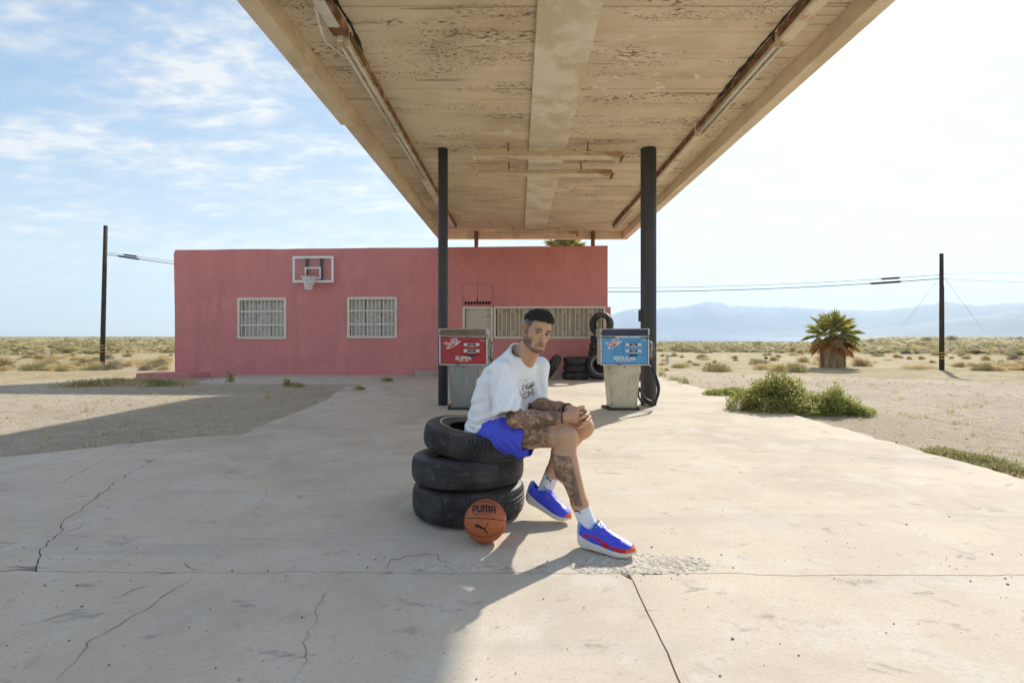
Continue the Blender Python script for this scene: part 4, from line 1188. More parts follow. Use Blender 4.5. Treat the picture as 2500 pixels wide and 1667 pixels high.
green_l = leaf_mat('bush_leaf', (0.14, 0.17, 0.045), (0.60, 0.58, 0.19), .55, .48, 2.0)
twig_m = M_('twig', (0.20, 0.15, 0.09), .9, .2, 8)
straw_l = leaf_mat('straw', (0.48, 0.37, 0.18), (0.80, 0.66, 0.38), .8, .42, 1.5)
olive_l = leaf_mat('olive_scrub', (0.26, 0.225, 0.10), (0.50, 0.43, 0.22), .8, .4, 1.5)
grey_l = leaf_mat('grey_scrub', (0.26, 0.22, 0.16), (0.46, 0.39, 0.28), .85, .35, 1.5)
grass_l = leaf_mat('grass_blade', (0.20, 0.20, 0.06), (0.50, 0.45, 0.17), .7, .4, 1.5)

def lobes_sampler(lobes):
    tot = sum(l[4] for l in lobes)
    ws = [l[4] / tot for l in lobes]
    def f(rg):
        k = rg.choice(len(lobes), p=ws); cx_, cy_, rx, rz, _ = lobes[k]
        a = rg.uniform(0, 2 * math.pi); zt = rg.uniform(0, 1); rad = math.sqrt(1 - zt * zt) if rg.random() < .75 else rg.uniform(0, 1)
        shell = rg.uniform(.70, 1.02) if rg.random() < .8 else rg.uniform(.2, .8)
        ox, oy, oz = math.cos(a) * rad, math.sin(a) * rad, zt
        # uneven crown: sprigs and hollows
        bump = 1 + .22 * mnoise.noise(Vector((ox * 3 + k * 7, oy * 3, oz * 3))) + .12 * mnoise.noise(Vector((ox * 9 + k, oy * 9, oz * 9)))
        p = (cx_ + ox * rx * shell * bump, cy_ + oy * rx * shell * bump, max(.01, oz * rz * shell * bump))
        s_ = .25 + .55 * rg.random() * (.5 + .5 * shell) + .15 * mnoise.noise(Vector((p[0] * 6, p[1] * 6, p[2] * 6)))
        return p, (ox, oy, oz), s_
    return f
def stems(mb, base, n, spread, h, rg, r=.005):
    for i in range(n):
        a = rg.uniform(0, 6.28); l = rg.uniform(.4, 1)
        mb.tube([base, Vector(base) + Vector((math.cos(a) * spread * .4 * l, math.sin(a) * spread * .4 * l, h * .5)), Vector(base) + Vector((math.cos(a) * spread * l, math.sin(a) * spread * l, h * rg.uniform(.6, .95)))], [r * 1.6, r, r * .5], 5)
b0 = gp(1915, 1008); by0 = b0.y + .42
bush = empty('green_bush', (b0.x + .10, by0, gz(b0.x, by0)), 0, 'big leafy green bush growing at the edge of the concrete', 'bush')
sam = lobes_sampler([(-.02, 0, .42, .60, 3.0), (.02, .05, .24, .76, 1.6), (-.42, -.02, .32, .40, 1.6), (.42, 0, .32, .36, 1.5), (.12, -.22, .38, .34, 1.6), (-.25, -.2, .34, .32, 1.4), (.27, .05, .20, .62, 1.0), (-.24, .02, .22, .56, 1.0), (.16, .02, .14, .72, .5), (-.1, -.05, .13, .70, .5)])
build_leaves('foliage', leaf_cloud(17000, sam, .042, .5, .35, 1), green_l, bush)
build_leaves('dry_leaves', leaf_cloud(2600, sam, .036, .35, .2, 11), straw_l, bush)
bush.scale = (1.12, 1.05, .88)
rg = np.random.default_rng(3); mb = MB(); stems(mb, (0, 0, .0), 26, .5, .6, rg, .006); mb.build('stem', twig_m, bush)
b1 = gp(2065, 1012); by1 = b1.y + .3
bush2 = empty('green_bush', (b1.x, by1, gz(b1.x, by1)), 0, 'smaller leafy bush with upright sprigs on the sandy side of the big bush', 'bush')
sam = lobes_sampler([(-.1, 0, .26, .34, 1.6), (.05, .02, .16, .46, 1.0), (.2, 0, .22, .26, 1.0), (.42, .0, .20, .12, .7), (.3, -.1, .2, .16, .7)])
build_leaves('foliage', leaf_cloud(7000, sam, .038, .5, .4, 2), green_l, bush2)
mb = MB(); stems(mb, (0, 0, 0), 14, .34, .36, rg); mb.build('stem', twig_m, bush2)
b2 = gp(1785, 965)
bush3 = empty('green_bush', (b2.x, b2.y + .15, gz(b2.x, b2.y)), 0, 'low flat green bush creeping onto the concrete beside the big bush', 'bush')
sam = lobes_sampler([(-.25, 0, .25, .13, 1.0), (.12, 0, .32, .17, 1.4)])
build_leaves('foliage', leaf_cloud(3200, sam, .038, .5, .3, 4), green_l, bush3)
mb = MB(); stems(mb, (0, 0, 0), 10, .4, .12, rg); mb.build('stem', twig_m, bush3)
def weed(u, v, r_, h_, label, mat=green_l, n=420, sz=.035, seed=0, group='small weeds along the concrete edge'):
    p = gp(u, v); z = 0.0 if (p.x < 4.1 and p.x > -3.4) or p.y > 12.9 and p.x < 2.6 else gz(p.x, p.y)
    w = empty('weed', (p.x, p.y, z), 0, label, 'weed', group)
    build_leaves('foliage', leaf_cloud(n, lobes_sampler([(0, 0, r_, h_, 1), (r_ * .4, 0, r_ * .6, h_ * .6, .5)]), sz, .4, .5, seed), mat, w)
    mb = MB(); stems(mb, (0, 0, 0), 5, r_ * .7, h_ * .8, np.random.default_rng(seed), .003); mb.build('stem', twig_m, w)
for i, a in enumerate([(1612, 917, .16, .32, 'leafy upright weed just beyond the thick column'), (1641, 928, .24, .16, 'low spreading weed at the sandy concrete edge'), (1670, 935, .12, .20, 'small dark weed at the sandy concrete edge'),
                       (561, 933, .10, .32, 'tall thin weed in front of the first barred window'), (700, 938, .09, .18, 'dark weed below the gap between the barred windows'), (720, 940, .24, .09, 'flat brownish weed by the dirt edge in front of the wall'),
                       (876, 951, .16, .13, 'dry weed in the dirt beside the forecourt corner'), (945, 931, .15, .10, 'small weed on the forecourt in line with the second window'), (1028, 915, .34, .15, 'grassy weed tuft at the foot of the pink wall')]):
    weed(*a, seed=20 + i)
# grass patches (cannot be counted)
def grass_strip(name, pts, n, h, label, mats, seed, spread=.35):
    rg = np.random.default_rng(seed); V, Fc, sh, fm = [], [], [], []
    for i in range(n):
        k = rg.integers(0, len(pts) - 1); f = rg.random()
        a, c = Vector(pts[k]), Vector(pts[k + 1]); p = a.lerp(c, f) + Vector((rg.normal(0, spread * .5), rg.normal(0, spread * .35)))
        z = gz(p.x, p.y); d = Vector((rg.normal(0, .7), rg.normal(0, .7), 1)).normalized(); L = h * rg.uniform(.35, 1.2) * max(.3, 1 - 1.2 * abs(mnoise.noise(Vector((p.x * 2, p.y * 2, seed)))))
        s_ = Vector((-d.y, d.x, 0)); s_ = s_.normalized() * .006 if s_.length > 1e-4 else Vector((.006, 0, 0))
        b = len(V); q = Vector((p.x, p.y, z)); m_ = q + d * L * .6; e = q + d * L + Vector((d.x, d.y, -.3)) * L * .4
        V += [q - s_, q + s_, m_ + s_ * .7, m_ - s_ * .7, e]
        Fc += [(b, b + 1, b + 2, b + 3), (b + 3, b + 2, b + 4)]; sv = rg.random(); sh += [sv, sv]
        mi = 0 if mnoise.noise(Vector((p.x * .9, p.y * .9, seed + 4.0))) + rg.normal(0, .15) < .05 else min(1, len(mats) - 1); fm += [mi, mi]
    me = make_mesh(name, V, Fc, mats, fm); shade_attr(me, sh)
    tag(add_obj(name, me), label, 'grass', kind='stuff')
L0 = [gp(x, y) for x, y in ((205, 938), (270, 933), (340, 931), (410, 937))]
grass_strip('grass', [(p.x, p.y) for p in L0], 7000, .22, 'matted green and straw grass patch near the pink step', [straw_l, grass_l], 5, .75)
Rg = [gp(2000 + .3827 * 0 + a, b_) for a, b_ in ((262, 1092), (300, 1100), (380, 1120), (500, 1155))]
Rg = [(p.x + .12, p.y) for p in Rg] + [(4.35, 3.6), (4.4, 2.8)]
grass_strip('grass', Rg, 9000, .07, 'strip of short green grass along the sandy edge of the concrete', [grass_l, straw_l], 6, .22)
Rg2 = [(4.3, 4.8), (4.25, 6.4), (4.25, 12.0)]
def tufts(n, label, seed, reg):
    rg = np.random.default_rng(seed); V, Fc, sh = [], [], []
    for i in range(n):
        x, y = reg(rg); z = gz(x, y); r_ = rg.uniform(.03, .10)
        for j in range(rg.integers(10, 26)):
            p = Vector((x + rg.normal(0, r_ * .5), y + rg.normal(0, r_ * .5), z)); d = Vector((rg.normal(0, .8), rg.normal(0, .8), 1)).normalized() * r_ * rg.uniform(.6, 1.5)
            s_ = Vector((d.y, -d.x, 0)); s_ = s_.normalized() * .005 if s_.length > 1e-5 else Vector((.005, 0, 0))
            b = len(V); V += [p - s_, p + s_, p + d]; Fc.append((b, b + 1, b + 2)); sh.append(rg.random())
    me = make_mesh('dry_tufts', V, Fc, straw_l); shade_attr(me, sh)
    tag(add_obj('dry_tufts', me), label, 'dry grass', kind='stuff')
tufts(230, 'tiny straw tufts dotted over the sandy ground beside the pole', 8, lambda rg: (4.5 + abs(rg.normal(0, 5.5)), rg.uniform(3.2, 17)))
tufts(90, 'tiny straw tufts dotted over the gravel before the pink wall', 9, lambda rg: (-4.6 - abs(rg.normal(0, 3.5)), rg.uniform(5.6, 15)))

# scrub: a few kinds of shrub, copied over the plain
def shrub_mesh(name, mat, n, r_, h_, sz, asp, up, seed):
    rg = np.random.default_rng(seed)
    lob = [(rg.normal(0, r_ * .35), rg.normal(0, r_ * .35), r_ * rg.uniform(.45, .75), h_ * rg.uniform(.65, 1.0), 1) for _ in range(5)]
    V, Fc, sh = leaf_cloud(n, lobes_sampler(lob), sz, asp, up, seed)
    me = make_mesh(name, V, Fc, mat); shade_attr(me, sh); return me
KINDS = [('dry_shrub', shrub_mesh('dry_shrub', straw_l, 1500, .5, .48, .16, .12, .6, 31), 'straw-coloured dry round shrub on the sandy plain', 'straw shrubs on the plain'),
         ('dry_shrub', shrub_mesh('dry_shrub', straw_l, 1300, .62, .36, .14, .13, .6, 32), 'low spreading straw-coloured shrub on the sandy plain', 'low straw shrubs on the plain'),
         ('olive_shrub', shrub_mesh('olive_shrub', olive_l, 1500, .6, .5, .12, .2, .4, 33), 'olive green scrub bush on the dry plain', 'olive scrub bushes on the plain'),
         ('grey_shrub', shrub_mesh('grey_shrub', grey_l, 1300, .55, .42, .14, .12, .5, 34), 'grey leafless twiggy shrub on the dry plain', 'grey twiggy shrubs on the plain')]
def put_shrub(k, x, y, s_, rz, sz=1.0, lab=None):
    nm, me, lb, gr_ = KINDS[k]; lb = lab or lb
    o = add_obj(nm, me, None, (x, y, gz(x, y) - .02), (0, 0, rz)); o.scale = (s_, s_, s_ * sz)
    tag(o, lb, 'shrub', gr_)
# the larger ones, read off the photograph (crop of the right plain and the left plain)
def c7(x, y): return (1600 + .3827 * x, 600 + .3827 * y)
def c8(x, y): return (.38272 * x, 520 + .38272 * y)
named = [(c7(1320, 770), 165, 0), (c7(300, 722), 100, 3), (c7(210, 750), 60, 3), (c7(380, 745), 50, 0), (c7(505, 718), 60, 0), (c7(630, 730), 55, 1), (c7(785, 712), 60, 0), (c7(650, 640), 80, 2), (c7(510, 655), 50, 1), (c7(840, 638), 45, 2),
         (c7(950, 745), 45, 1), (c7(1405, 750), 40, 0), (c7(1620, 722), 50, 0), (c7(1700, 722), 55, 0), (c7(1770, 748), 55, 0), (c7(1720, 785), 90, 1), (c7(1540, 712), 70, 0), (c7(1930, 770), 80, 1), (c7(2105, 730), 85, 0), (c7(2220, 780), 190, 1), (c7(2330, 775), 150, 0), (c7(2030, 665), 70, 2), (c7(2190, 650), 70, 3), (c7(2320, 598), 50, 3),
         (c7(1370, 612), 60, 3), (c7(1730, 606), 65, 2), (c7(1480, 670), 60, 1), (c7(1900, 604), 90, 3), (c7(1650, 655), 60, 1), (c7(170, 715), 60, 0), (c7(60, 735), 60, 1), (c7(45, 705), 45, 0), (c7(880, 700), 60, 1), (c7(720, 700), 55, 3),
         (c8(45, 962), 130, 0), (c8(120, 938), 35, 0), (c8(250, 900), 60, 0), (c8(335, 912), 50, 0), (c8(425, 918), 50, 0), (c8(480, 938), 55, 0), (c8(160, 895), 70, 1), (c8(540, 972), 55, 3), (c8(420, 968), 60, 1), (c8(815, 918), 85, 0), (c8(940, 965), 160, 1), (c8(1050, 955), 150, 0), (c8(1000, 970), 120, 1), (c8(800, 965), 70, 1), (c8(910, 880), 50, 1),
         (c8(440, 828), 70, 2), (c8(1025, 822), 50, 3), (c8(850, 823), 60, 3), (c8(80, 832), 60, 2), (c8(200, 862), 60, 1), (c8(600, 855), 70, 1), (c8(720, 850), 70, 2), (c8(1000, 850), 60, 2)]
SPECIAL = {0: 'broad straw shrub growing close beside the shaggy fan palm', 7: 'round olive bush standing alone on the plain between column and palm', 14: 'straw shrub on the sand just in front of the guyed pole', 19: 'wide sprawling straw thicket beyond the guyed pole', 34: 'big straw shrub on the sand well away from the tall pole', 43: 'straw shrub between the tall pole and the pink building', 44: 'wide low straw thicket next to the pink building corner', 41: 'grey twiggy shrub at the foot of the tall pole'}
for i_, ((u, v), wpx, k) in enumerate(named):
    p = gpix(u, v, 400); s_ = wpx * .3827 / F * p.y / 1.25
    put_shrub(k, p.x, p.y, s_, random.uniform(0, 6.28), random.uniform(.8, 1.05), SPECIAL.get(i_))
cnt = 0
while cnt < 235:
    u = random.choice([random.uniform(-60, 420), random.uniform(1490, 2560)])
    d = 23.5 + 75 * random.random() ** 2.0
    x = (u - CX) / F * d
    if d < 27 and abs(u - 2033) < 60: continue
    k = random.choices([0, 1, 2, 3], [4, 4, 1 + d / 18, 1.2])[0]
    put_shrub(k, x, d, random.uniform(.35, .95) * (1 if d < 50 else 1.25), random.uniform(0, 6.28), random.uniform(.7, 1.1)); cnt += 1
# beyond them the scrub reads as one mass
rg = np.random.default_rng(77); V, Fc, sh, fm = [], [], [], []
for i in range(13500):
    th = rg.uniform(-82, 82); lo_ = 60 if abs(th) < 47 else 26
    d = lo_ * (1700 / lo_) ** (rg.random() ** 1.15)
    x, y = d * math.sin(R(th)), d * math.cos(R(th))
    if -.55 < x / y < .17 and rg.random() < .7: continue
    z = gz(x, y); s_ = rg.uniform(.4, 1.1) * (1 + d / 900)
    for j in range(7):
        c = Vector((x + rg.normal(0, s_ * .5), y + rg.normal(0, s_ * .4), z + s_ * rg.uniform(.05, .35)))
        b = len(V)
        V += [c + Vector((rg.normal(0, s_ * .5), rg.normal(0, s_ * .4), rg.normal(0, s_ * .14))) for _ in range(3)]
        Fc.append((b, b + 1, b + 2)); sh.append(rg.random()); fm.append(0 if rg.random() < .72 else (1 if rg.random() < .6 else 2))
me = make_mesh('distant_scrub', V, Fc, [olive_l, straw_l, grey_l], fm); shade_attr(me, sh)
tag(add_obj('distant_scrub', me), 'distant mass of olive and straw scrub covering the plain to the horizon', 'scrub', kind='stuff')

# ------------------------------------------------------------------ fan palms
frond_g = leaf_mat('palm_green', (0.17, 0.19, 0.05), (0.60, 0.55, 0.18), .5, .5, 2.0)
frond_d = leaf_mat('palm_dry', (0.42, 0.20, 0.07), (0.70, 0.42, 0.16), .8, .4, 2.0)
thatch = leaf_mat('palm_skirt', (0.40, 0.28, 0.15), (0.76, 0.60, 0.36), .85, .35, 3.0)
trunk_m = M_('palm_trunk', (0.20, 0.13, 0.07), .9, .3, 9, .5, 30)
def fan(mbV, Fc, sh, base, dirv, up, pet, size, droop, rg, nseg=26):
    """petiole plus pleated fan of pointed segments"""
    d = dirv.normalized(); side = d.cross(up).normalized(); nrm = side.cross(d).normalized()
    tip = base + d * pet
    w = .014
    b = len(mbV)
    mbV += [base - side * w, base + side * w, tip + side * w * .7, tip - side * w * .7]; Fc.append((b, b + 1, b + 2, b + 3)); sh.append(.6)
    for i in range(nseg):
        a = (i / (nseg - 1) - .5) * R(250)
        dd = d * math.cos(a) + side * math.sin(a)
        L = size * (1 - .22 * abs(a) / R(125)) * rg.uniform(.72, 1.15)
        ww = size * .040
        pp = dd.cross(nrm).normalized()
        lift = nrm * (.09 if i % 2 else -.03) * size
        m_ = tip + dd * L * .55 + lift
        e = tip + dd * L + Vector((0, 0, -droop * L * rg.uniform(.7, 1.4)))
        b = len(mbV)
        mbV += [tip, m_ - pp * ww, e, m_ + pp * ww]; Fc += [(b, b + 1, b + 2), (b, b + 2, b + 3)]; v = rg.random(); sh += [v, v]
def palm(name, loc, label, hskirt, rskirt, s_, seed, trunk_h, z_lo):
    p = empty(name, loc, 0, label, 'palm'); rg = np.random.default_rng(seed)
    top = trunk_h
    mb = MB(); mb.tube([(0, 0, -.2), (0, 0, top * .5), (0, 0, top)], [.24 * s_, .2 * s_, .13 * s_], 14); mb.build('trunk', trunk_m, p, True)
    V, Fc, sh = [], [], []
    if hskirt > 0:
        for i in range(2600):           # hanging dead leaves
            a = rg.uniform(0, 6.28); z = z_lo + hskirt * (1 - rg.random() ** 1.3 * .95)
            r_ = rskirt * (.82 + .18 * rg.random()) * (.9 + .12 * math.sin(a * 7) * .6)
            q = Vector((math.cos(a) * r_, math.sin(a) * r_, z)); L = hskirt * rg.uniform(.12, .42); L = min(L, z - z_lo + .02)
            sd = Vector((-math.sin(a), math.cos(a), rg.normal(0, .12))) * .016 * s_
            e = q + Vector((math.cos(a) * rg.normal(.01, .03), math.sin(a) * rg.normal(.01, .03), -L)) + sd * rg.normal(0, 1.2)
            b = len(V); V += [q - sd, q + sd, e + sd * .3, e - sd * .3]; Fc.append((b, b + 1, b + 2, b + 3)); sh.append(rg.random() * .8 + .1 * math.sin(a * 9))
        me = make_mesh('skirt', V, Fc, thatch); shade_attr(me, sh); add_obj('skirt', me, p)
    V, Fc, sh = [], [], []
    for i in range(27):
        a = i * 2.399 + rg.uniform(-.2, .2); e = R(86 - 104 * (i / 26) ** .9)
        d = Vector((math.cos(a) * math.cos(e), math.sin(a) * math.cos(e), math.sin(e)))
        fan(V, Fc, sh, Vector((0, 0, top - .02)) + d * .05, d, Vector((0, 0, 1)) if abs(d.z) < .95 else Vector((1, 0, 0)), s_ * rg.uniform(.40, .62), s_ * rg.uniform(.44, .60), .03 + .25 * (i / 26), rg)
    me = make_mesh('crown', V, Fc, frond_g); shade_attr(me, sh); add_obj('crown', me, p)
    V, Fc, sh = [], [], []
    for i in range(11):
        a = i * 2.399 + .5; e = R(rg.uniform(-38, -8))
        d = Vector((math.cos(a) * math.cos(e), math.sin(a) * math.cos(e), math.sin(e)))
        fan(V, Fc, sh, Vector((0, 0, top - .1 - .25 * s_ * rg.random())) + d * .05, d, Vector((0, 0, 1)), s_ * rg.uniform(.38, .55), s_ * rg.uniform(.34, .46), .55, rg)
    me = make_mesh('dry_fronds', V, Fc, frond_d); shade_attr(me, sh); add_obj('dry_fronds', me, p)
pp = gpix(2033, 896)
k_ = pp.y / F
palm('fan_palm', (pp.x, pp.y, pp.z), 'stout fan palm with a shaggy straw skirt standing on the plain', 66 * k_, 31 * k_, 64 * k_, 5, 78 * k_, 0.0)
palm('fan_palm', ((1380 - CX) / F * 22.5, 22.5, gz(2, 22.5)), 'fan palm whose crown shows above the pink roof under the canopy', .5, .24, 1.15, 6, 5.05, 4.4)

# ------------------------------------------------------------------ utility poles and wires
pole_m = M_('pole_timber', (0.055, 0.042, 0.032), .9, .3, 5, .5, 20, stretch=(4, 4, .35), stains=[((0.14, 0.12, 0.10), 3, .5, .7, (3, 3, .3), .6)])
band_m = M_('yellow_band', (0.62, 0.36, 0.03), .6, .1, 8)
wire_m = M_('wire', (0.02, 0.02, 0.022), .6, .1, 4)
guy_m = M_('guy_wire', (0.42, 0.43, 0.45), .5, .1, 4, metal=.4)
def pole(u0, v0, u1, v1, wpx, bands, label):
    p = gpix(u0, v0); d = p.y
    top = px(u1, v1, d)
    o = empty('utility_pole', p, 0, label, 'utility pole')
    r_ = wpx / F * d / 2
    mb = MB(); mb.tube([(0, 0, -.3), Vector((top.x - p.x, 0, top.z - p.z)) * .5, (top.x - p.x, 0, top.z - p.z)], [r_ * 1.12, r_, r_ * .88], 14); mb.build('shaft', pole_m, o, True)
    for v in bands:
        z = (v0 - v) / F * d; f = z / (top.z - p.z)
        mb = MB(); mb.lathe([(r_ * 1.13, z), (r_ * 1.13, z + .045)], 16, M=Matrix.Translation(((top.x - p.x) * f, 0, 0))); mb.build('band', band_m, o)
    mb = MB(); mb.tube([(r_ * 1.1, -.02, 0), (r_ * 1.05 + (top.x - p.x) * .3, -.02, (top.z - p.z) * .3), (r_ + (top.x - p.x) * .72, -.02, (top.z - p.z) * .72)], .018, 6); mb.build('conduit', wire_m, o)
    return o, d, top
po1, d1, t1_ = pole(249.5, 893.5, 258, 551, 9.6, (844, 851, 859), 'tall bare utility pole with yellow bands standing beside the pink building')
po2, d2, t2_ = pole(2299, 903.5, 2298.5, 619, 9.4, (862, 869, 876), 'shorter guyed utility pole with yellow bands near the fan palm')
def wire(a, c, sag, r_, label, sleeves=(), grp='overhead wires between the poles', n=40):
    o = empty('overhead_wire', a, 0, label, 'wire', grp)
    P = [a.lerp(c, i / n) + Vector((0, 0, -4 * sag * (i / n) * (1 - i / n))) - a for i in range(n + 1)]
    mb = MB(); mb.tube(P, r_, 5); mb.build('cable', wire_m, o, True)
    for f0, f1, rr in sleeves:
        pa = a.lerp(c, f0) + Vector((0, 0, -4 * sag * f0 * (1 - f0))) - a; pb = a.lerp(c, f1) + Vector((0, 0, -4 * sag * f1 * (1 - f1))) - a
        mb = MB(); mb.tube([pa, pa.lerp(pb, .1), pa.lerp(pb, .9), pb], [rr * .4, rr, rr, rr * .4], 8); mb.build('splice_case', wire_m, o, True)
A1, A2 = px(263, 616, d1), px(262, 621, d1); B1, B2 = px(2293, 671, d2), px(2293, 680.5, d2)
wire(A1, B1, 1.18, .010, 'thin overhead wire, upper of the pair between the two poles', [(.022, .042, .045), (.940, .960, .05)])
wire(A2, B2, 1.22, .018, 'thick overhead cable, lower of the pair between the two poles', [(.014, .046, .05), (.928, .962, .055)])
wire(px(2304, 668, d2), px(2700, 652, d2 * 1.25), .1, .006, 'thin upper wire leaving the guyed pole away from the building', (), 'wires leaving the guyed pole')
wire(px(2304, 681, d2), px(2700, 687, d2 * 1.25), .1, .007, 'thin lower wire leaving the guyed pole away from the building', (), 'wires leaving the guyed pole')
def guy(a, c, label):
    o = empty('guy_wire', c, 0, label, 'guy wire', 'guy wires of the pole')
    mb = MB(); mb.tube([a - c, Vector((0, 0, 0))], .006, 5); mb.build('strand', guy_m, o)
    mb = MB(); q = (a - c) * .06; mb.tube([Vector((0, 0, 0)), q], .022, 6); mb.build('guard', guy_m, o)
for (a, c, lb) in (((2306, 676), (2420, 818), 'guy wire slanting from the pole to the sand away from the palm'), ((2306, 682), (2424, 820), 'second guy wire slanting from the pole to the sand away from the palm'),
                   ((2289, 686), (2170, 820), 'guy wire slanting from the pole to the plain behind the palm'), ((2285, 690), (2176, 819), 'second guy wire slanting from the pole to the plain behind the palm')):
    e = gpix(c[0], c[1] + 16); guy(px(a[0], a[1], d2), Vector((e.x, e.y, e.z)), lb)
a_ = px(2570, 690, 40); e = gpix(2423, 830); guy(a_, Vector((e.x, e.y, e.z)), 'steep strand rising from the sand beyond the guyed pole')
# small pale marker post and bits of rubbish
mp_ = gpix(1629, 888)
mk = empty('marker_post', mp_, 0, 'short pale marker post standing in the sand behind the column', 'post')
mb = MB(); h_ = 22 / F * mp_.y; w_ = 3.2 / F * mp_.y; mb.box((-w_, -w_, -.1), (w_, w_, h_), 0, None, .02); mb.build('post', M_('marker_paint', (.55, .58, .56), .7, .1, 4), mk)
mb = MB(); mb.box((-w_ * 1.1, -w_ * 1.1, h_), (w_ * 1.1, w_ * 1.1, h_ + .03), 0, None, .01); mb.build('cap', M_('marker_cap', (.45, .47, .45), .7, .1, 4), mk)
def scrap(u, v, wpx, hpx, label, s0):
    p = gpix(u, v); w_ = wpx / F * p.y / 2; h_ = hpx / F * p.y
    o = empty('rubbish', p, 0, label, 'rubbish', 'dark rubbish on the plain'); rg = np.random.default_rng(s0)
    for i in range(3):
        bm = bmesh.new(); bmesh.ops.create_icosphere(bm, subdivisions=2, radius=1)
        for q in bm.verts:
            q.co = Vector((q.co.x * w_ * .6 + (i - 1) * w_ * .5, q.co.y * w_ * .4, max(-.05, q.co.z * h_ * (1 - .25 * abs(i - 1))))) * (1 + .35 * mnoise.noise(q.co * 2 + Vector((s0, i, 0))))
        me = bpy.data.meshes.new('lump'); bm.to_mesh(me); bm.free(); me.materials.append(pebble_m); add_obj('lump', me, o)
scrap(1796, 881, 14, 5, 'flat black scrap lying on the sand between shrubs', 1); scrap(1870, 877, 9, 8, 'dark upright lump of scrap on the sand', 2); scrap(2212, 864, 24, 9, 'dark grey heap of debris on the plain near the pole', 3); scrap(120, 852, 22, 8, 'dark grey heap of debris on the plain near the tall pole', 4)

# ------------------------------------------------------------------ haze
hz = MB(); hz.box((-17000, -17000, -30), (17000, 17000, 1300))
hm = bpy.data.materials.new('haze_air'); hm.use_nodes = True
ht_ = hm.node_tree; ht_.nodes.clear()
ho = ht_.nodes.new('ShaderNodeOutputMaterial'); pv = ht_.nodes.new('ShaderNodeVolumePrincipled')
pv.inputs['Color'].default_value = (0.62, 0.80, 1.0, 1); pv.inputs['Density'].default_value = HAZE; pv.inputs['Anisotropy'].default_value = 0.25
ht_.links.new(pv.outputs[0], ho.inputs['Volume'])
tag(hz.build('haze', hm), 'pale blue desert haze filling the air over the plain', 'haze', kind='stuff')
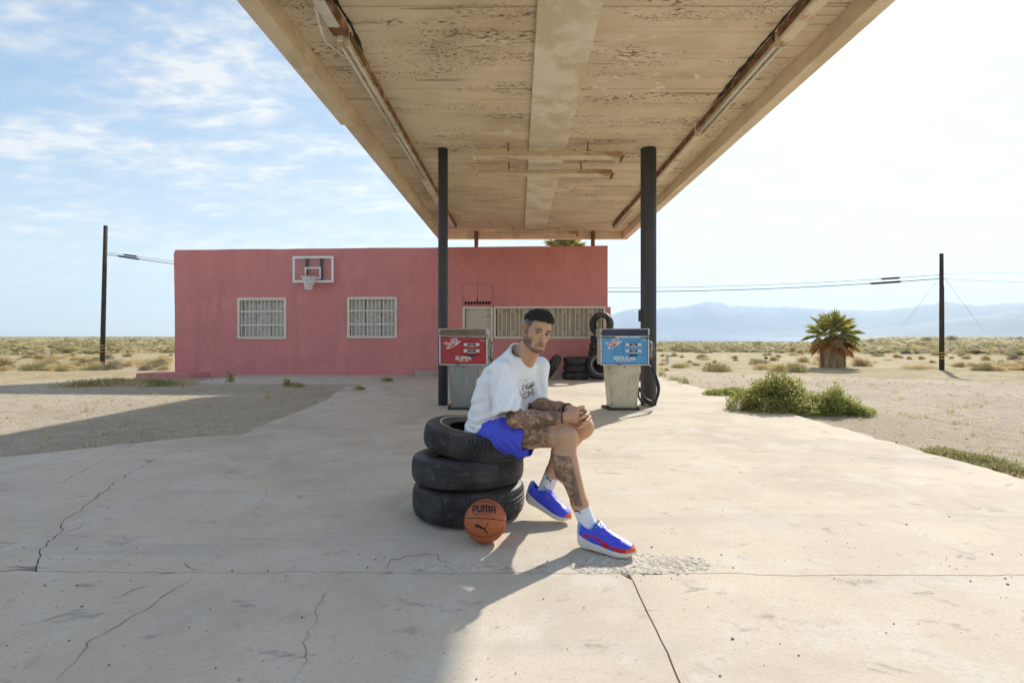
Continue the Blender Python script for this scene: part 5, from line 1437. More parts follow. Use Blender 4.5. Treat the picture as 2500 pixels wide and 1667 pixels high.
# ------------------------------------------------------------------ the seated man
class Vol:
    """signed-distance volume on a regular grid, meshed with surface nets"""
    def __init__(s, lo, hi, h):
        s.lo = np.array(lo, float); s.h = h
        s.n = np.ceil((np.array(hi) - s.lo) / h).astype(int) + 1
        s.F = np.full(s.n, 1.0, np.float32); s.L = np.zeros(s.n, np.int8)
    def box(s, lo, hi):
        a = np.clip(np.floor((np.array(lo) - s.lo) / s.h).astype(int), 0, s.n - 1); b = np.clip(np.ceil((np.array(hi) - s.lo) / s.h).astype(int) + 1, 1, s.n)
        sl = tuple(slice(i, j) for i, j in zip(a, b))
        ax = [s.lo[k] + s.h * np.arange(a[k], b[k]) for k in range(3)]
        return sl, np.meshgrid(*ax, indexing='ij')
    def put(s, fn, lo, hi, k=.02, lab=0, sub=False):
        pad_ = k + .02
        sl, (X, Y, Z) = s.box(np.array(lo) - pad_, np.array(hi) + pad_)
        d = fn(X, Y, Z).astype(np.float32); f = s.F[sl]
        if sub: d = -d
        hh = np.clip(k - np.abs(f - d), 0, None) / max(k, 1e-6)
        if sub: s.F[sl] = np.maximum(f, d) + hh * hh * k * .25; return
        lb = s.L[sl]; lb[d < f] = lab
        s.F[sl] = np.minimum(f, d) - hh * hh * k * .25
    def cone(s, a, b, ra, rb, k=.02, lab=0, flat=None, sub=False):
        """tapered capsule; flat = (direction, factor) squeezes it along a direction"""
        a, b = np.array(a, float), np.array(b, float); ab = b - a; L2 = max(ab @ ab, 1e-9); r = max(ra, rb)
        def fn(X, Y, Z):
            px_, py_, pz_ = X - a[0], Y - a[1], Z - a[2]
            t = np.clip((px_ * ab[0] + py_ * ab[1] + pz_ * ab[2]) / L2, 0, 1)
            qx, qy, qz = px_ - t * ab[0], py_ - t * ab[1], pz_ - t * ab[2]
            if flat is not None:
                n = np.array(flat[0], float); n = n / np.linalg.norm(n); q = qx * n[0] + qy * n[1] + qz * n[2]; e = (1 / flat[1] - 1)
                qx, qy, qz = qx + n[0] * q * e, qy + n[1] * q * e, qz + n[2] * q * e
            return np.sqrt(qx * qx + qy * qy + qz * qz) - (ra + (rb - ra) * t)
        s.put(fn, np.minimum(a, b) - r, np.maximum(a, b) + r, k, lab, sub)
    def ell(s, c, ax, rad, k=.02, lab=0, sub=False):
        """ellipsoid, ax = 3 unit axes"""
        c = np.array(c, float); A = np.array(ax, float); rad = np.array(rad, float)
        def fn(X, Y, Z):
            x, y, z = X - c[0], Y - c[1], Z - c[2]
            q = [(x * A[i][0] + y * A[i][1] + z * A[i][2]) / rad[i] for i in range(3)]
            k0 = np.sqrt(q[0] ** 2 + q[1] ** 2 + q[2] ** 2); k1 = np.sqrt((q[0] / rad[0]) ** 2 + (q[1] / rad[1]) ** 2 + (q[2] / rad[2]) ** 2)
            return k0 * (k0 - 1) / np.maximum(k1, 1e-6)
        m = rad.max(); s.put(fn, c - m, c + m, k, lab, sub)
    def chain(s, P, rs, k=.02, lab=0, flat=None):
        for i in range(len(P) - 1): s.cone(P[i], P[i + 1], rs[i], rs[i + 1], k, lab, flat)
    def nets(s):
        F_ = s.F; S_ = F_ < 0
        nx, ny, nz = F_.shape
        c = [S_[i:nx - 1 + i, j:ny - 1 + j, k:nz - 1 + k] for i in (0, 1) for j in (0, 1) for k in (0, 1)]
        al = np.logical_and.reduce(c); an = np.logical_or.reduce(c); act = an & ~al
        idx = np.argwhere(act); N = len(idx)
        num = -np.ones(act.shape, np.int64); num[act] = np.arange(N)
        P = np.zeros((N, 3)); cnt = np.zeros(N)
        cor = [(i, j, k) for i in (0, 1) for j in (0, 1) for k in (0, 1)]
        val = {q: F_[idx[:, 0] + q[0], idx[:, 1] + q[1], idx[:, 2] + q[2]] for q in cor}
        for q in cor:
            for ax in range(3):
                if q[ax] == 0:
                    r = list(q); r[ax] = 1; r = tuple(r)
                    a, b = val[q], val[r]; m = (a < 0) != (b < 0)
                    t = np.where(m, a / np.where(a == b, 1, a - b), 0)
                    e = np.zeros((N, 3)); e[:] = q; e[:, ax] += t
                    P[m] += e[m]; cnt[m] += 1
        P = (idx + P / cnt[:, None]) * s.h + s.lo
        faces = []
        for ax in range(3):
            sl0 = [slice(1, -1)] * 3; sl0[ax] = slice(0, -1); sl1 = list(sl0); sl1[ax] = slice(1, None)
            a, b = S_[tuple(sl0)], S_[tuple(sl1)]
            e = np.argwhere(a != b); 
            if not len(e): continue
            inside_first = a[tuple(e.T)]
            off_ = np.ones(3, int); off_[ax] = 0; e = e + off_
            u, v = [(1, 2), (2, 0), (0, 1)][ax]
            def cell(du, dv):
                q = e.copy(); q[:, u] -= du; q[:, v] -= dv; return num[tuple(q.T)]
            quad = np.stack([cell(1, 1), cell(0, 1), cell(0, 0), cell(1, 0)], 1)
            quad[~inside_first] = quad[~inside_first][:, ::-1]
            faces.append(quad)
        Fq = np.concatenate(faces); Fq = Fq[(Fq >= 0).all(1)]
        lab = s.L[tuple(np.clip(np.round((P - s.lo) / s.h).astype(int), 0, s.n - 1).T)]
        return P, Fq, lab
def relax(P, Fq, it=2, w=.5):
    E = np.concatenate([Fq[:, [0, 1]], Fq[:, [1, 2]], Fq[:, [2, 3]], Fq[:, [3, 0]]]); E = np.concatenate([E, E[:, ::-1]])
    for _ in range(it):
        A = np.zeros_like(P); n = np.zeros(len(P)); np.add.at(A, E[:, 0], P[E[:, 1]]); np.add.at(n, E[:, 0], 1)
        P = P * (1 - w) + w * A / np.maximum(n, 1)[:, None]
    return P
def normals(P, Fq):
    n = np.cross(P[Fq[:, 2]] - P[Fq[:, 0]], P[Fq[:, 3]] - P[Fq[:, 1]]); N = np.zeros_like(P)
    for i in range(4): np.add.at(N, Fq[:, i], n)
    return N / np.maximum(np.linalg.norm(N, axis=1), 1e-9)[:, None]
def vcol(me, C, name='Col'):
    a = me.color_attributes.new(name, 'FLOAT_COLOR', 'POINT'); C4 = np.ones((len(C), 4), np.float32); C4[:, :3] = C; a.data.foreach_set('color', C4.ravel())
def vfloat(me, x, name):
    a = me.attributes.new(name, 'FLOAT', 'POINT'); a.data.foreach_set('value', np.asarray(x, np.float32))

PB = Vector((-.10, 3.33, 0.0))
man = empty('person', PB, 0, 'man in white t-shirt and blue shorts sitting on stacked tyres with hands clasped', 'person')
def local(P): return P - np.array(PB)
def h2(x, y, d):     # close-up of the hands
    return np.array(px(1340 + x * 120 / 1568, 960 + y * 120 / 1568, d))
def k1(x, y, d):     # close-up of the figure
    return np.array(px(980 + .4336 * x, 720 + .4336 * y, d))

# joints
HN, HF = np.array((-.15, 3.23, .575)), np.array((-.07, 3.50, .585))
KN, KF = k1(925, 800, 2.97), k1(1020, 742, 3.24)
CN = k1(925, 950, 2.93); AN = k1(1005, 1175, 2.885); SN = k1(1055, 1305, 2.86)
CF = k1(900, 880, 3.28); AF = k1(852, 1000, 3.31); SF = k1(800, 1118, 3.33)
SHN, SHF = np.array((-.085, 3.12, .955)), np.array((.15, 3.44, .965))
EN, WN = k1(640, 705, 3.02), k1(925, 690, 2.99)
EF, WF = np.array((.09, 3.40, .715)), k1(945, 648, 3.10)
B = Vol((-.42, 2.66, .02), (.62, 3.72, 1.16), .0045)
HNv = Vol(WN + np.array((-.06, -.09, -.11)), WN + np.array((.17, .12, .12)), .0022)
HFv = Vol(WF + np.array((-.07, -.20, -.16)), WF + np.array((.18, .08, .09)), .0022)
# legs
B.chain([HN, HN * .5 + KN * .5 + np.array((0, 0, .0)), KN], [.098, .084, .060], .03, 1)
B.ell(KN + np.array((.012, -.01, .0)), np.eye(3), (.058, .06, .064), .03, 1)
B.chain([KN, CN, AN, SN], [.055, .056, .044, .038], .03, 2)
B.cone(k1(890, 900, 2.96), k1(900, 1010, 2.93), .036, .034, .04, 2)
B.cone(k1(945, 870, 2.93), k1(1010, 1150, 2.86), .034, .026, .03, 2)
B.chain([HF, HF * .5 + KF * .5, KF], [.098, .084, .060], .03, 3)
B.ell(KF + np.array((.010, -.01, .0)), np.eye(3), (.056, .06, .064), .03, 3)
B.chain([KF, CF, AF, SF], [.055, .058, .044, .038], .03, 3)
# torso and neck (mostly under the shirt)
B.chain([(-.15, 3.37, .60), (-.12, 3.345, .78), (-.075, 3.315, .91), (.015, 3.268, 1.01)], [.115, .11, .095, .062], .03, 0)
B.cone(SHN * .93 + SHF * .07 + np.array((-.02, .01, -.01)), SHF * .9 + SHN * .1 + np.array((-.03, .01, -.01)), .045, .045, .03, 0)
HC = np.array(px(1310, 809, 3.135))
NB, NT = np.array((.022, 3.262, .995)), HC + np.array((-.018, .030, -.075))
B.cone(NB, NT, .070, .060, .03, 8); B.cone((-.035, 3.30, 1.0), NT + np.array((-.02, .02, 0)), .060, .042, .03, 8)
B.cone(np.array((-.005, 3.235, .99)), NT, .035, .028, .04, 8); B.cone(np.array((.05, 3.295, .99)), NT, .035, .028, .04, 8)
# arms
B.chain([SHN + np.array((-.02, .02, 0)), SHN * .45 + EN * .55, EN], [.042, .042, .045], .02, 4)
B.chain([EN, EN * .68 + WN * .32 + np.array((0, 0, .004)), EN * .25 + WN * .75, WN], [.045, .052, .038, .031], .03, 4, ((0, .35, 1), .95))
B.chain([SHF, SHF * .45 + EF * .55, EF], [.048, .050, .046], .03, 5)
B.chain([EF, EF * .68 + WF * .32, EF * .25 + WF * .75, WF], [.046, .052, .040, .031], .03, 5)
# near hand: wrist, metacarpals, fingers; far hand wraps over it
kn = [h2(870, 540, 2.975), h2(880, 650, 2.965), h2(870, 770, 2.965), h2(850, 880, 2.975)]
for q, r_ in zip(kn, (.0135, .0145, .0145, .0135)): HNv.cone(WN, q, .024, r_, .018, 6)
HNv.chain([kn[0], h2(990, 455, 2.985), h2(1105, 428, 3.0)], [.0120, .0100, .0085], .0015, 6)                      # index lies along the top
HNv.chain([kn[1], h2(1000, 640, 2.985), h2(1090, 650, 3.03)], [.0125, .0105, .009], .0015, 6)
HNv.chain([kn[2], h2(1010, 800, 2.975), h2(1130, 790, 3.01)], [.0125, .0105, .009], .0015, 6)
HNv.chain([kn[3], h2(1000, 900, 2.985), h2(1130, 880, 3.02)], [.0115, .0095, .008], .0015, 6)
HNv.chain([h2(640, 640, 2.985), h2(720, 540, 2.99), h2(800, 480, 3.01)], [.018, .014, .010], .012, 6)             # near thumb
fk = [h2(1120, 545, 3.055), h2(1180, 630, 3.06), h2(1165, 740, 3.06), h2(1110, 830, 3.06)]
for q in fk: HFv.cone(WF, q, .024, .015, .018, 7)
HFv.chain([fk[0], h2(1255, 640, 3.02), h2(1165, 710, 2.972), h2(1050, 785, 2.945)], [.0125, .0115, .0105, .0088], .0015, 7)
HFv.chain([fk[1], h2(1300, 770, 3.02), h2(1185, 880, 2.975), h2(1075, 965, 2.955)], [.0125, .0115, .0105, .0088], .0015, 7)
HFv.chain([fk[2], h2(1250, 880, 3.02), h2(1110, 990, 2.98), h2(995, 1050, 2.965)], [.012, .011, .010, .0085], .0015, 7)
HFv.chain([fk[3], h2(1160, 960, 3.03), h2(1020, 1055, 2.99), h2(910, 1100, 2.975)], [.0112, .010, .009, .0078], .0015, 7)
HFv.chain([h2(640, 560, 3.05), h2(700, 500, 3.02), h2(765, 495, 2.985)], [.019, .015, .0115], .012, 7)             # far thumb
HNv.cone(EN * .15 + WN * .85, WN, .033, .030, .01, 6); HFv.cone(EF * .12 + WF * .88, WF, .034, .031, .01, 7)
# head
yaw, roll, pitch = R(25), R(12.5), R(5)
fv = Vector((math.sin(yaw), -math.cos(yaw), 0)); rv = Vector((math.cos(yaw), math.sin(yaw), 0)); uv = Vector((0, 0, 1))
vd = Vector((0, -1, 0))
Mr = Matrix.Rotation(roll, 3, vd * -1.0)
Mp = Matrix.Rotation(pitch, 3, rv)
hx, hf, hu = [np.array(Mr @ (Mp @ v)) for v in (rv, fv, uv)]        # his left, forward, up
if (hu @ np.array((1, 0, 0))) < 0:
    Mr = Matrix.Rotation(-roll, 3, vd * -1.0); hx, hf, hu = [np.array(Mr @ (Mp @ v)) for v in (rv, fv, uv)]
if hf[2] > 0:
    Mp = Matrix.Rotation(-pitch, 3, rv); hx, hf, hu = [np.array(Mr @ (Mp @ v)) for v in (rv, fv, uv)]
AX = (hx, hf, hu)
def hp(x, y, z): return HC + hx * x + hf * y + hu * z
Hd = Vol(HC + np.array((-.15, -.17, -.16)), HC + np.array((.17, .16, .15)), .0025)
Hd.cone(NT - (NT - NB) * .35, NT, .0615, .060, .03, 8)
Hd.ell(hp(0, -.014, .034), AX, (.077, .098, .083), .02, 9)
Hd.ell(hp(0, .020, -.020), AX, (.061, .073, .088), .03, 9)
Hd.ell(hp(0, .062, .045), AX, (.050, .030, .034), .03, 9)                # forehead
for s_ in (-1, 1):
    Hd.ell(hp(.044 * s_, .050, -.022), AX, (.017, .022, .014), .03, 9)    # cheekbones
    Hd.cone(hp(.056 * s_, .0, -.062), hp(.026 * s_, .066, -.099), .019, .018, .03, 9)   # jaw
    Hd.ell(hp(.032 * s_, .0845, .021), AX, (.021, .011, .0075), .012, 9)   # brow
    Hd.ell(hp(.081 * s_, -.012, -.008), AX, (.011, .019, .034), .008, 9)  # ear
    Hd.ell(hp(.088 * s_, -.008, -.004), AX, (.006, .010, .018), .004, 9, True)
    Hd.ell(hp(.033 * s_, .094, .002), AX, (.017, .013, .010), .010, 9, True)           # socket
for s_ in (-1, 1):
    Hd.ell(hp(.033 * s_, .0815, .0108), AX, (.0175, .0130, .0068), .003, 9); Hd.ell(hp(.033 * s_, .0815, -.0090), AX, (.0165, .0105, .0058), .004, 9)   # lids
Hd.ell(hp(0, .075, -.099), AX, (.026, .021, .019), .03, 9)               # chin
Hd.ell(hp(0, .078, -.066), AX, (.032, .022, .022), .03, 9)               # mouth mound
Hd.cone(hp(0, .088, .012), hp(0, .111, -.036), .0072, .0108, .010, 9)    # nose
for s_ in (-1, 1): Hd.ell(hp(.0115 * s_, .099, -.041), AX, (.0085, .011, .0075), .006, 9)
Hd.ell(hp(0, .0995, -.0645), AX, (.023, .0085, .0055), .004, 10)
Hd.ell(hp(0, .0985, -.0770), AX, (.021, .0095, .0070), .004, 10)
Hd.ell(hp(0, .108, -.0703), AX, (.020, .006, .0016), .003, 10, True)
PL, FL, LL, n0 = [], [], [], 0
for vv, it_ in ((B, 2), (HNv, 1), (HFv, 1), (Hd, 1)):
    P, Fq, lab = vv.nets(); P = relax(P, Fq, it_, .45); PL.append(P); FL.append(Fq + n0); LL.append(lab); n0 += len(P)
P, Fq, lab = np.concatenate(PL), np.concatenate(FL), np.concatenate(LL)
# skin tones: short fade, beard shadow, brows, lips, tattoos
q = P - HC; x_, y_, z_ = q @ hx, q @ hf, q @ hu
nzv = np.array([mnoise.noise(Vector(p * 90)) for p in P]); nz2 = np.array([mnoise.noise(Vector(p * 30 + 7)) for p in P])
SK = np.array((0.56, 0.315, 0.18)); C = np.repeat(SK[None], len(P), 0)
C *= (1 + .06 * nz2)[:, None]
ishead = (lab >= 8)
def blend(m, c): 
    global C
    m = np.clip(m, 0, 1)[:, None]; C = C * (1 - m) + np.array(c) * m
fade = sm(.0, .050, z_ + .25 * np.clip(-y_ - .02, 0, .08)) * (1 - sm(.040, .050, y_)) * (np.abs(x_) > .03) * ishead
blend(fade * .9, (.035, .025, .02))
ax_ = np.abs(x_)
jawl = sm(-.030, -.062, z_) * sm(.034, .050, ax_) * (y_ > -.015) * (1 - sm(.055, .075, y_))
chin_b = sm(-.088, -.100, z_) * (y_ > .02)
stash = np.exp(-((x_ / .027) ** 4 + ((z_ + .0565) / .0042) ** 2)) * (y_ > .06)
goat = np.exp(-(((ax_ - .027) / .006) ** 2 + ((z_ + .075) / .018) ** 2)) * (y_ > .05) * .7
beard = np.maximum.reduce([jawl, chin_b, stash * .85, goat]) * (lab >= 9)
sideb = np.exp(-((y_ - .018) / .014) ** 2) * sm(.045, .06, np.abs(x_)) * (z_ > -.07) * (z_ < .04) * (lab == 9)
blend(np.maximum(beard * .74, sideb * .65) * (1 + .35 * nzv), (.05, .028, .018))
lips = np.exp(-((x_ / .021) ** 4 + ((z_ + .0705) / .0105) ** 4)) * (y_ > .08); blend(lips * .85, (.42, .14, .11))
mline = np.exp(-((x_ / .021) ** 4 + ((z_ + .0703) / .0018) ** 2)) * (y_ > .08); blend(mline * .8, (.10, .03, .02))
for s_ in (-1, 1):
    bx0 = (x_ * s_ - .033); bz = z_ - .0225 + .14 * np.abs(bx0 + .004)
    blend(np.exp(-((bx0 / .019) ** 4 + (bz / .0060) ** 2)) * (y_ > .05) * 1.0, (.03, .018, .012))
    blend(np.exp(-((bx0 / .018) ** 4 + ((z_ - .008) / .0035) ** 2)) * (y_ > .05) * .7, (.05, .025, .018))
    blend(np.exp(-(((x_ * s_ - .0125) / .005) ** 2 + ((z_ + .046) / .0035) ** 2)) * (y_ > .09) * .8, (.08, .03, .02))
    blend(np.exp(-(((np.abs(x_) - .088) / .008) ** 2 + ((z_ + .003) / .016) ** 2 + ((y_ + .008) / .010) ** 2)) * .55, (.22, .07, .05))
# inked skin: arms, near leg, one side of the neck
tat = np.zeros(len(P))
tw_ = np.linalg.norm(P - WN, axis=1); tf_ = np.linalg.norm(P - WF, axis=1)
tat = np.where(lab == 4, sm(.015, .06, tw_), tat); tat = np.where(lab == 5, sm(.02, .06, tf_) * .9, tat)
tk = (P - HN) @ (KN - HN) / ((KN - HN) @ (KN - HN))
tat = np.where(lab == 1, (1 - sm(.80, .90, tk)) * sm(.50, .545, P[:, 2]), tat)
side_n = P[:, 0] - (CN[0] + (KN[2] - P[:, 2]) * .22)
tat = np.where((lab == 2) & (P[:, 2] < KN[2] - .09) & (P[:, 2] > AN[2] + .0), (1 - sm(-.005, .016, side_n)) * .95, tat)
tat = np.where((lab == 8) & (P[:, 0] < .015), .45, tat)
me = make_mesh('body', local(P), Fq, [], smooth=True); vcol(me, np.clip(C, 0, 1)); vfloat(me, tat, 'ink')
skin = bpy.data.materials.new('skin'); skin.use_nodes = True; t = skin.node_tree; b = t.nodes['Principled BSDF']
b.inputs['Roughness'].default_value = .46; b.inputs['Specular IOR Level'].default_value = .45; b.inputs['Subsurface Weight'].default_value = .12
b.inputs['Subsurface Radius'].default_value = (.010, .004, .002); b.inputs['Subsurface Scale'].default_value = 1.0
ac = t.nodes.new('ShaderNodeAttribute'); ac.attribute_name = 'Col'; ai = t.nodes.new('ShaderNodeAttribute'); ai.attribute_name = 'ink'
tcn = t.nodes.new('ShaderNodeTexCoord')
def sn(scale, detail=3, dist=0.0):
    n = t.nodes.new('ShaderNodeTexNoise'); n.inputs['Scale'].default_value = scale; n.inputs['Detail'].default_value = detail; n.inputs['Distortion'].default_value = dist
    t.links.new(tcn.outputs['Object'], n.inputs['Vector']); return n.outputs['Fac']
def smp(sck, lo, hi, a=0., c=1.):
    r = t.nodes.new('ShaderNodeMapRange'); r.interpolation_type = 'SMOOTHSTEP'
    for i, v in zip((1, 2, 3, 4), (lo, hi, a, c)): r.inputs[i].default_value = v
    t.links.new(sck, r.inputs[0]); return r.outputs[0]
def smath(op, a, c):
    x = t.nodes.new('ShaderNodeMath'); x.operation = op
    for i, v in enumerate((a, c)):
        if isinstance(v, (int, float)): x.inputs[i].default_value = v
        else: t.links.new(v, x.inputs[i])
    return x.outputs[0]
# ink lines follow contours of a warped noise, with soft shaded fills
na = sn(19, 2, 1.4); nb_ = sn(15, 3, .6)
line1 = smp(smath('ABSOLUTE', smath('SUBTRACT', na, .5), 0), .016, .040, 1., 0.)
line2 = smp(smath('ABSOLUTE', smath('SUBTRACT', na, .60), 0), .014, .034, 1., 0.)
line3 = smp(smath('ABSOLUTE', smath('SUBTRACT', na, .41), 0), .014, .034, 1., 0.)
fill = smp(nb_, .46, .60, 0., .78)
ink = smath('MAXIMUM', smath('MAXIMUM', line1, smath('MULTIPLY', line2, .8)), smath('MAXIMUM', fill, line3))
ink = smath('MULTIPLY', smath('MULTIPLY', ink, ai.outputs['Fac']), .90)
mx = t.nodes.new('ShaderNodeMix'); mx.data_type = 'RGBA'; t.links.new(ink, mx.inputs['Factor']); t.links.new(ac.outputs['Color'], mx.inputs['A']); mx.inputs['B'].default_value = (.045, .038, .034, 1)
t.links.new(mx.outputs['Result'], b.inputs['Base Color'])
bn = t.nodes.new('ShaderNodeBump'); bn.inputs['Strength'].default_value = .12; bn.inputs['Distance'].default_value = .002; t.links.new(sn(220, 3), bn.inputs['Height']); t.links.new(bn.outputs[0], b.inputs['Normal'])
me.materials.append(skin)
body = add_obj('body', me, man)
# eyes
eye_w = M_('eye_white', (.55, .50, .46), .25, .02, 20); eye_d = M_('eye_iris', (.035, .018, .010), .15, .1, 20)
for s_ in (-1, 1):
    c = hp(.033 * s_, .0795, .0010); look = (Vector((0, 0, H)) - Vector(c)).normalized()
    bm = bmesh.new(); bmesh.ops.create_uvsphere(bm, u_segments=20, v_segments=14, radius=.0125); bmesh.ops.translate(bm, verts=bm.verts, vec=Vector(local(c)))
    m2 = bpy.data.meshes.new('eye'); bm.to_mesh(m2); bm.free(); m2.materials.append(eye_w); eo = add_obj('eye', m2, man)
    mb = MB(); Q = look.to_track_quat('Z', 'Y').to_matrix().to_4x4(); Q.translation = Vector(local(c)) 
    mb.lathe([(.0002, .0131), (.0032, .0128), (.0072, .0108)], 16, M=Q); mb.build('iris', eye_d, eo)
# hair: tight curls over the crown
Hh = Vol(HC + np.array((-.16, -.16, -.06)), HC + np.array((.17, .17, .19)), .0028)
Hh.ell(hp(0, -.012, .050), AX, (.084, .104, .082), .01, 0)
Hh.ell(hp(0, .030, .088), AX, (.066, .066, .046), .03, 0)
X_, Y_, Z_ = np.meshgrid(*[Hh.lo[k] + Hh.h * np.arange(Hh.n[k]) for k in range(3)], indexing='ij')
lx = (X_ - HC[0]) * hx[0] + (Y_ - HC[1]) * hx[1] + (Z_ - HC[2]) * hx[2]; ly = (X_ - HC[0]) * hf[0] + (Y_ - HC[1]) * hf[1] + (Z_ - HC[2]) * hf[2]; lz = (X_ - HC[0]) * hu[0] + (Y_ - HC[1]) * hu[1] + (Z_ - HC[2]) * hu[2]
lim = .066 + .10 * np.clip(ly - .02, 0, .1) - .20 * np.clip(-ly - .01, 0, .12)
Hh.F = np.maximum(Hh.F, (lim - lz) * .8).astype(np.float32)
P, Fq, lab = Hh.nets(); N = normals(P, Fq)
dsp = np.array([mnoise.noise(Vector(p * 95)) * .010 + mnoise.noise(Vector(p * 210)) * .006 for p in P]); P = P + N * dsp[:, None]
hair_m = M_('black_hair', (.016, .012, .010), .6, .4, 60, .6, 260, spec=.4, bdist=.004)
add_obj('hair', make_mesh('hair', local(P), Fq, hair_m, smooth=True), man)
# shaved line at the temple
mb = MB(); mb.tube([Vector(local(hp(-.0795 + .0 * i, .062 - .018 * i, .0625 - .0010 * i * i))) + Vector(hx) * (.012 * (4 - i) ** 1.1 * .35 if i < 4 else 0) for i in range(0, 6)], .0013, 5)

# ---- cloth
def cloth(vol, F0, fn_disp, it, name, mat, thick=.003):
    P, Fq, lab = vol.nets()
    c0 = P[Fq].mean(1)
    ii = np.clip(np.round((c0 - vol.lo) / vol.h).astype(int), 0, vol.n - 1)
    cap = F0[tuple(ii.T)] < -.0062            # faces where a hem plane cut the solid: these are openings
    P = relax(P, Fq, it, .5)
    N = normals(P, Fq)
    P = P + N * fn_disp(P, N)[:, None]
    Fq = Fq[~cap]
    used = np.unique(Fq); mp_ = -np.ones(len(P), int); mp_[used] = np.arange(len(used)); P = P[used]; Fq = mp_[Fq]
    me = make_mesh(name, local(P), Fq, mat, smooth=True)
    o = add_obj(name, me, man)
    sd = o.modifiers.new('thickness', 'SOLIDIFY'); sd.thickness = thick; sd.offset = -1
    return o, P, Fq
shirt_m = M_('white_cotton', (.91, .91, .90), .85, .015, 6, .3, 70, spec=.2, bdist=.004)
ta, tb = np.array((.581, .814, 0)), np.array((.814, -.581, 0))
Sh = Vol((-.46, 2.86, .44), (.42, 3.78, 1.16), .0045)
lev = np.array([(.44, -.175, 3.375, .205, .170), (.56, -.165, 3.365, .208, .168), (.68, -.135, 3.35, .214, .168), (.80, -.100, 3.33, .222, .166), (.90, -.066, 3.305, .226, .158), (.97, -.040, 3.29, .212, .138), (1.03, -.012, 3.275, .150, .105), (1.085, .012, 3.262, .085, .080), (1.14, .03, 3.25, .06, .06)])
def torso(X, Y, Z):
    cx_, cy_, ra, rb = [np.interp(Z, lev[:, 0], lev[:, i]) for i in (1, 2, 3, 4)]
    x, y = X - cx_, Y - cy_
    pa, pb = (x * ta[0] + y * ta[1]) / ra, (x * tb[0] + y * tb[1]) / rb
    return (np.sqrt(pa ** 2 + pb ** 2) - 1) * np.minimum(ra, rb) * .92
HEM = (np.array((-.30, 3.30, .525)), np.array((.42, -.20, -.88)))        # hem: low at the back, riding up at the lap
NECK = (np.array((.028, 3.205, 1.047)), np.array((.36, -.46, .81)))
Sh.put(torso, (-.45, 2.95, .44), (.35, 3.75, 1.14), .01)
X_, Y_, Z_ = np.meshgrid(*[Sh.lo[k] + Sh.h * np.arange(Sh.n[k]) for k in range(3)], indexing='ij')
def half(c): return (X_ - c[0][0]) * c[1][0] + (Y_ - c[0][1]) * c[1][1] + (Z_ - c[0][2]) * c[1][2]
hem_n = HEM[1] / np.linalg.norm(HEM[1]); nk_n = NECK[1] / np.linalg.norm(NECK[1])
hemd = np.minimum(half((HEM[0], hem_n)), np.maximum(0, .635 - Z_) * 1.0 + .0 * Z_)
hemd = half((HEM[0], hem_n)); hemd = np.where(Z_ > .645, -.2, hemd)
SF0 = Sh.F.copy()
Sh.F = np.maximum(Sh.F, hemd).astype(np.float32)
dN = (EN - SHN) / np.linalg.norm(EN - SHN); dF = (EF - SHF) / np.linalg.norm(EF - SHF)
slN, slF = SHN + dN * .245, SHF + dF * .235
def sleeve(a, d, L, r0, r1, k=.035, bend=(0, 0, 0)):
    global SF0
    b = a + d * (L + .06)
    T = Vol.__new__(Vol); T.lo, T.h, T.n = Sh.lo, Sh.h, Sh.n; T.F = np.full(Sh.n, 1.0, np.float32); T.L = np.zeros(Sh.n, np.int8)
    T.cone(a - d * .01, b + np.array(bend), r0, r1, .01)
    pl = (X_ - (a + d * L)[0]) * d[0] + (Y_ - (a + d * L)[1]) * d[1] + (Z_ - (a + d * L)[2]) * d[2]
    SF0 = np.minimum(SF0, T.F)
    T.F = np.maximum(T.F, pl.astype(np.float32))
    hh = np.clip(k - np.abs(Sh.F - T.F), 0, None) / k
    Sh.F = np.minimum(Sh.F, T.F) - hh * hh * k * .25
sleeve(SHN + np.array((-.02, .0, -.01)), dN, .245, .080, .094, .010, (-.015, 0, 0)); sleeve(SHF + np.array((-.012, .0, -.01)), dF, .235, .070, .086, .012, (.018, 0, 0))
nd_ = np.sqrt((X_ - NECK[0][0]) ** 2 + (Y_ - NECK[0][1]) ** 2 + (Z_ - NECK[0][2]) ** 2)
Sh.F = np.maximum(Sh.F, np.where(nd_ < .165, half((NECK[0], nk_n)), -.3).astype(np.float32))
